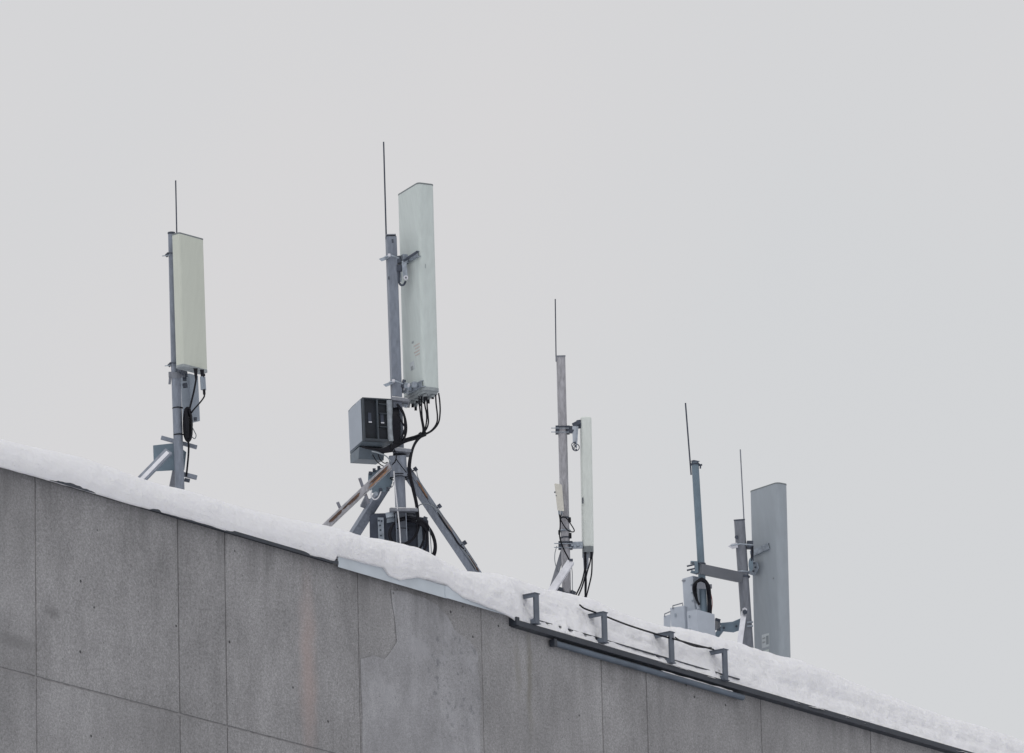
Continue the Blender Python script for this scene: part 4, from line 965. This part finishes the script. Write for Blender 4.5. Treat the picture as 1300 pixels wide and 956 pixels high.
tag(b.build('cable_clamp', M['steel_grey'], bev=.003), 'small clamp at the right shoulder of the black cable hoop', 'clamp')
cable('thin_wire', [A(901.5,750,-.04), A(903.5,758,-.04), A(904.3,766,-.04), A(903.4,776,-.02)], .0035, 'red_wire', 'thin reddish wire right of the black cable hoop', 'wires of the right hand masts')
cable('thin_wire', [A(880.4,735,-.05), A(879.6,744,-.05), A(880.2,756,-.05), A(882,766,-.05)], .003, 'grey_wire', 'thin grey wire at the left side of the black cable hoop', 'wires of the right hand masts')

for o in bpy.data.objects:
    if '_o' in o: del o['_o']

# ------------------------------------------------------------------ light
SUN_EL, SUN_AZ = math.radians(42), None
sun_dir = (V((-.86, -.20, 0)).normalized()*math.cos(SUN_EL) + Zv*math.sin(SUN_EL))
sl = bpy.data.lights.new('sun', 'SUN'); sl.energy = .75; sl.angle = math.radians(30); sl.color = (1, .98, .95)
so = bpy.data.objects.new('sun', sl); COL.objects.link(so); so.rotation_euler = (-sun_dir).to_track_quat('-Z', 'Y').to_euler(); so.location = (0, 0, 60)
W = bpy.data.worlds.new('World'); S.world = W; W.use_nodes = True; nt = W.node_tree; N = nt.nodes; L = nt.links
bg = N['Background']; bg.inputs['Strength'].default_value = .1
sk = N.new('ShaderNodeTexSky'); sk.sky_type = 'NISHITA'; sk.sun_disc = False; sk.sun_elevation = SUN_EL
sk.sun_rotation = math.atan2(sun_dir.x, sun_dir.y); sk.dust_density = 4; sk.air_density = 1
hs = N.new('ShaderNodeHueSaturation'); hs.inputs['Saturation'].default_value = .1; L.new(sk.outputs[0], hs.inputs['Color'])
tc = N.new('ShaderNodeTexCoord')
nz = N.new('ShaderNodeTexNoise'); nz.inputs['Scale'].default_value = 7; nz.inputs['Detail'].default_value = 3; L.new(tc.outputs['Generated'], nz.inputs[0])
cr = N.new('ShaderNodeMix'); cr.data_type = 'RGBA'; cr.inputs[6].default_value = (6.66, 6.78, 6.95, 1); cr.inputs[7].default_value = (7.08, 6.94, 7.02, 1)
mr = N.new('ShaderNodeMapRange'); mr.inputs[1].default_value = .35; mr.inputs[2].default_value = .65; L.new(nz.outputs[0], mr.inputs[0]); L.new(mr.outputs[0], cr.inputs[0])
# overcast: brighter towards the zenith
sp = N.new('ShaderNodeSeparateXYZ'); L.new(tc.outputs['Generated'], sp.inputs[0])
mz = N.new('ShaderNodeMapRange'); mz.inputs[1].default_value = .35; mz.inputs[2].default_value = 1; mz.inputs[3].default_value = 1; mz.inputs[4].default_value = 1.5; L.new(sp.outputs[2], mz.inputs[0])
mu = N.new('ShaderNodeVectorMath'); mu.operation = 'SCALE'; L.new(cr.outputs[2], mu.inputs[0]); L.new(mz.outputs[0], mu.inputs['Scale'])
mm = N.new('ShaderNodeMix'); mm.data_type = 'RGBA'; mm.inputs[0].default_value = .94; L.new(hs.outputs[0], mm.inputs[6]); L.new(mu.outputs[0], mm.inputs[7])
L.new(mm.outputs[2], bg.inputs['Color'])

# ------------------------------------------------------------------ camera and view
cd = bpy.data.cameras.new('camera'); co_ = bpy.data.objects.new('camera', cd); COL.objects.link(co_)
cd.sensor_width = 36; cd.lens = FPX/1300*36; cd.clip_end = 8000; cd.clip_start = .5
co_.matrix_world = Matrix(((Rc.x, Uc.x, -Fw.x, CAM.x), (Rc.y, Uc.y, -Fw.y, CAM.y), (Rc.z, Uc.z, -Fw.z, CAM.z), (0, 0, 0, 1)))
S.camera = co_
S.view_settings.view_transform = 'Standard'; S.view_settings.look = 'None'; S.view_settings.gamma = 1; S.view_settings.exposure = 0
S.view_settings.use_curve_mapping = False
S.render.engine = 'CYCLES'
S.render.resolution_x = 1024; S.render.resolution_y = 753
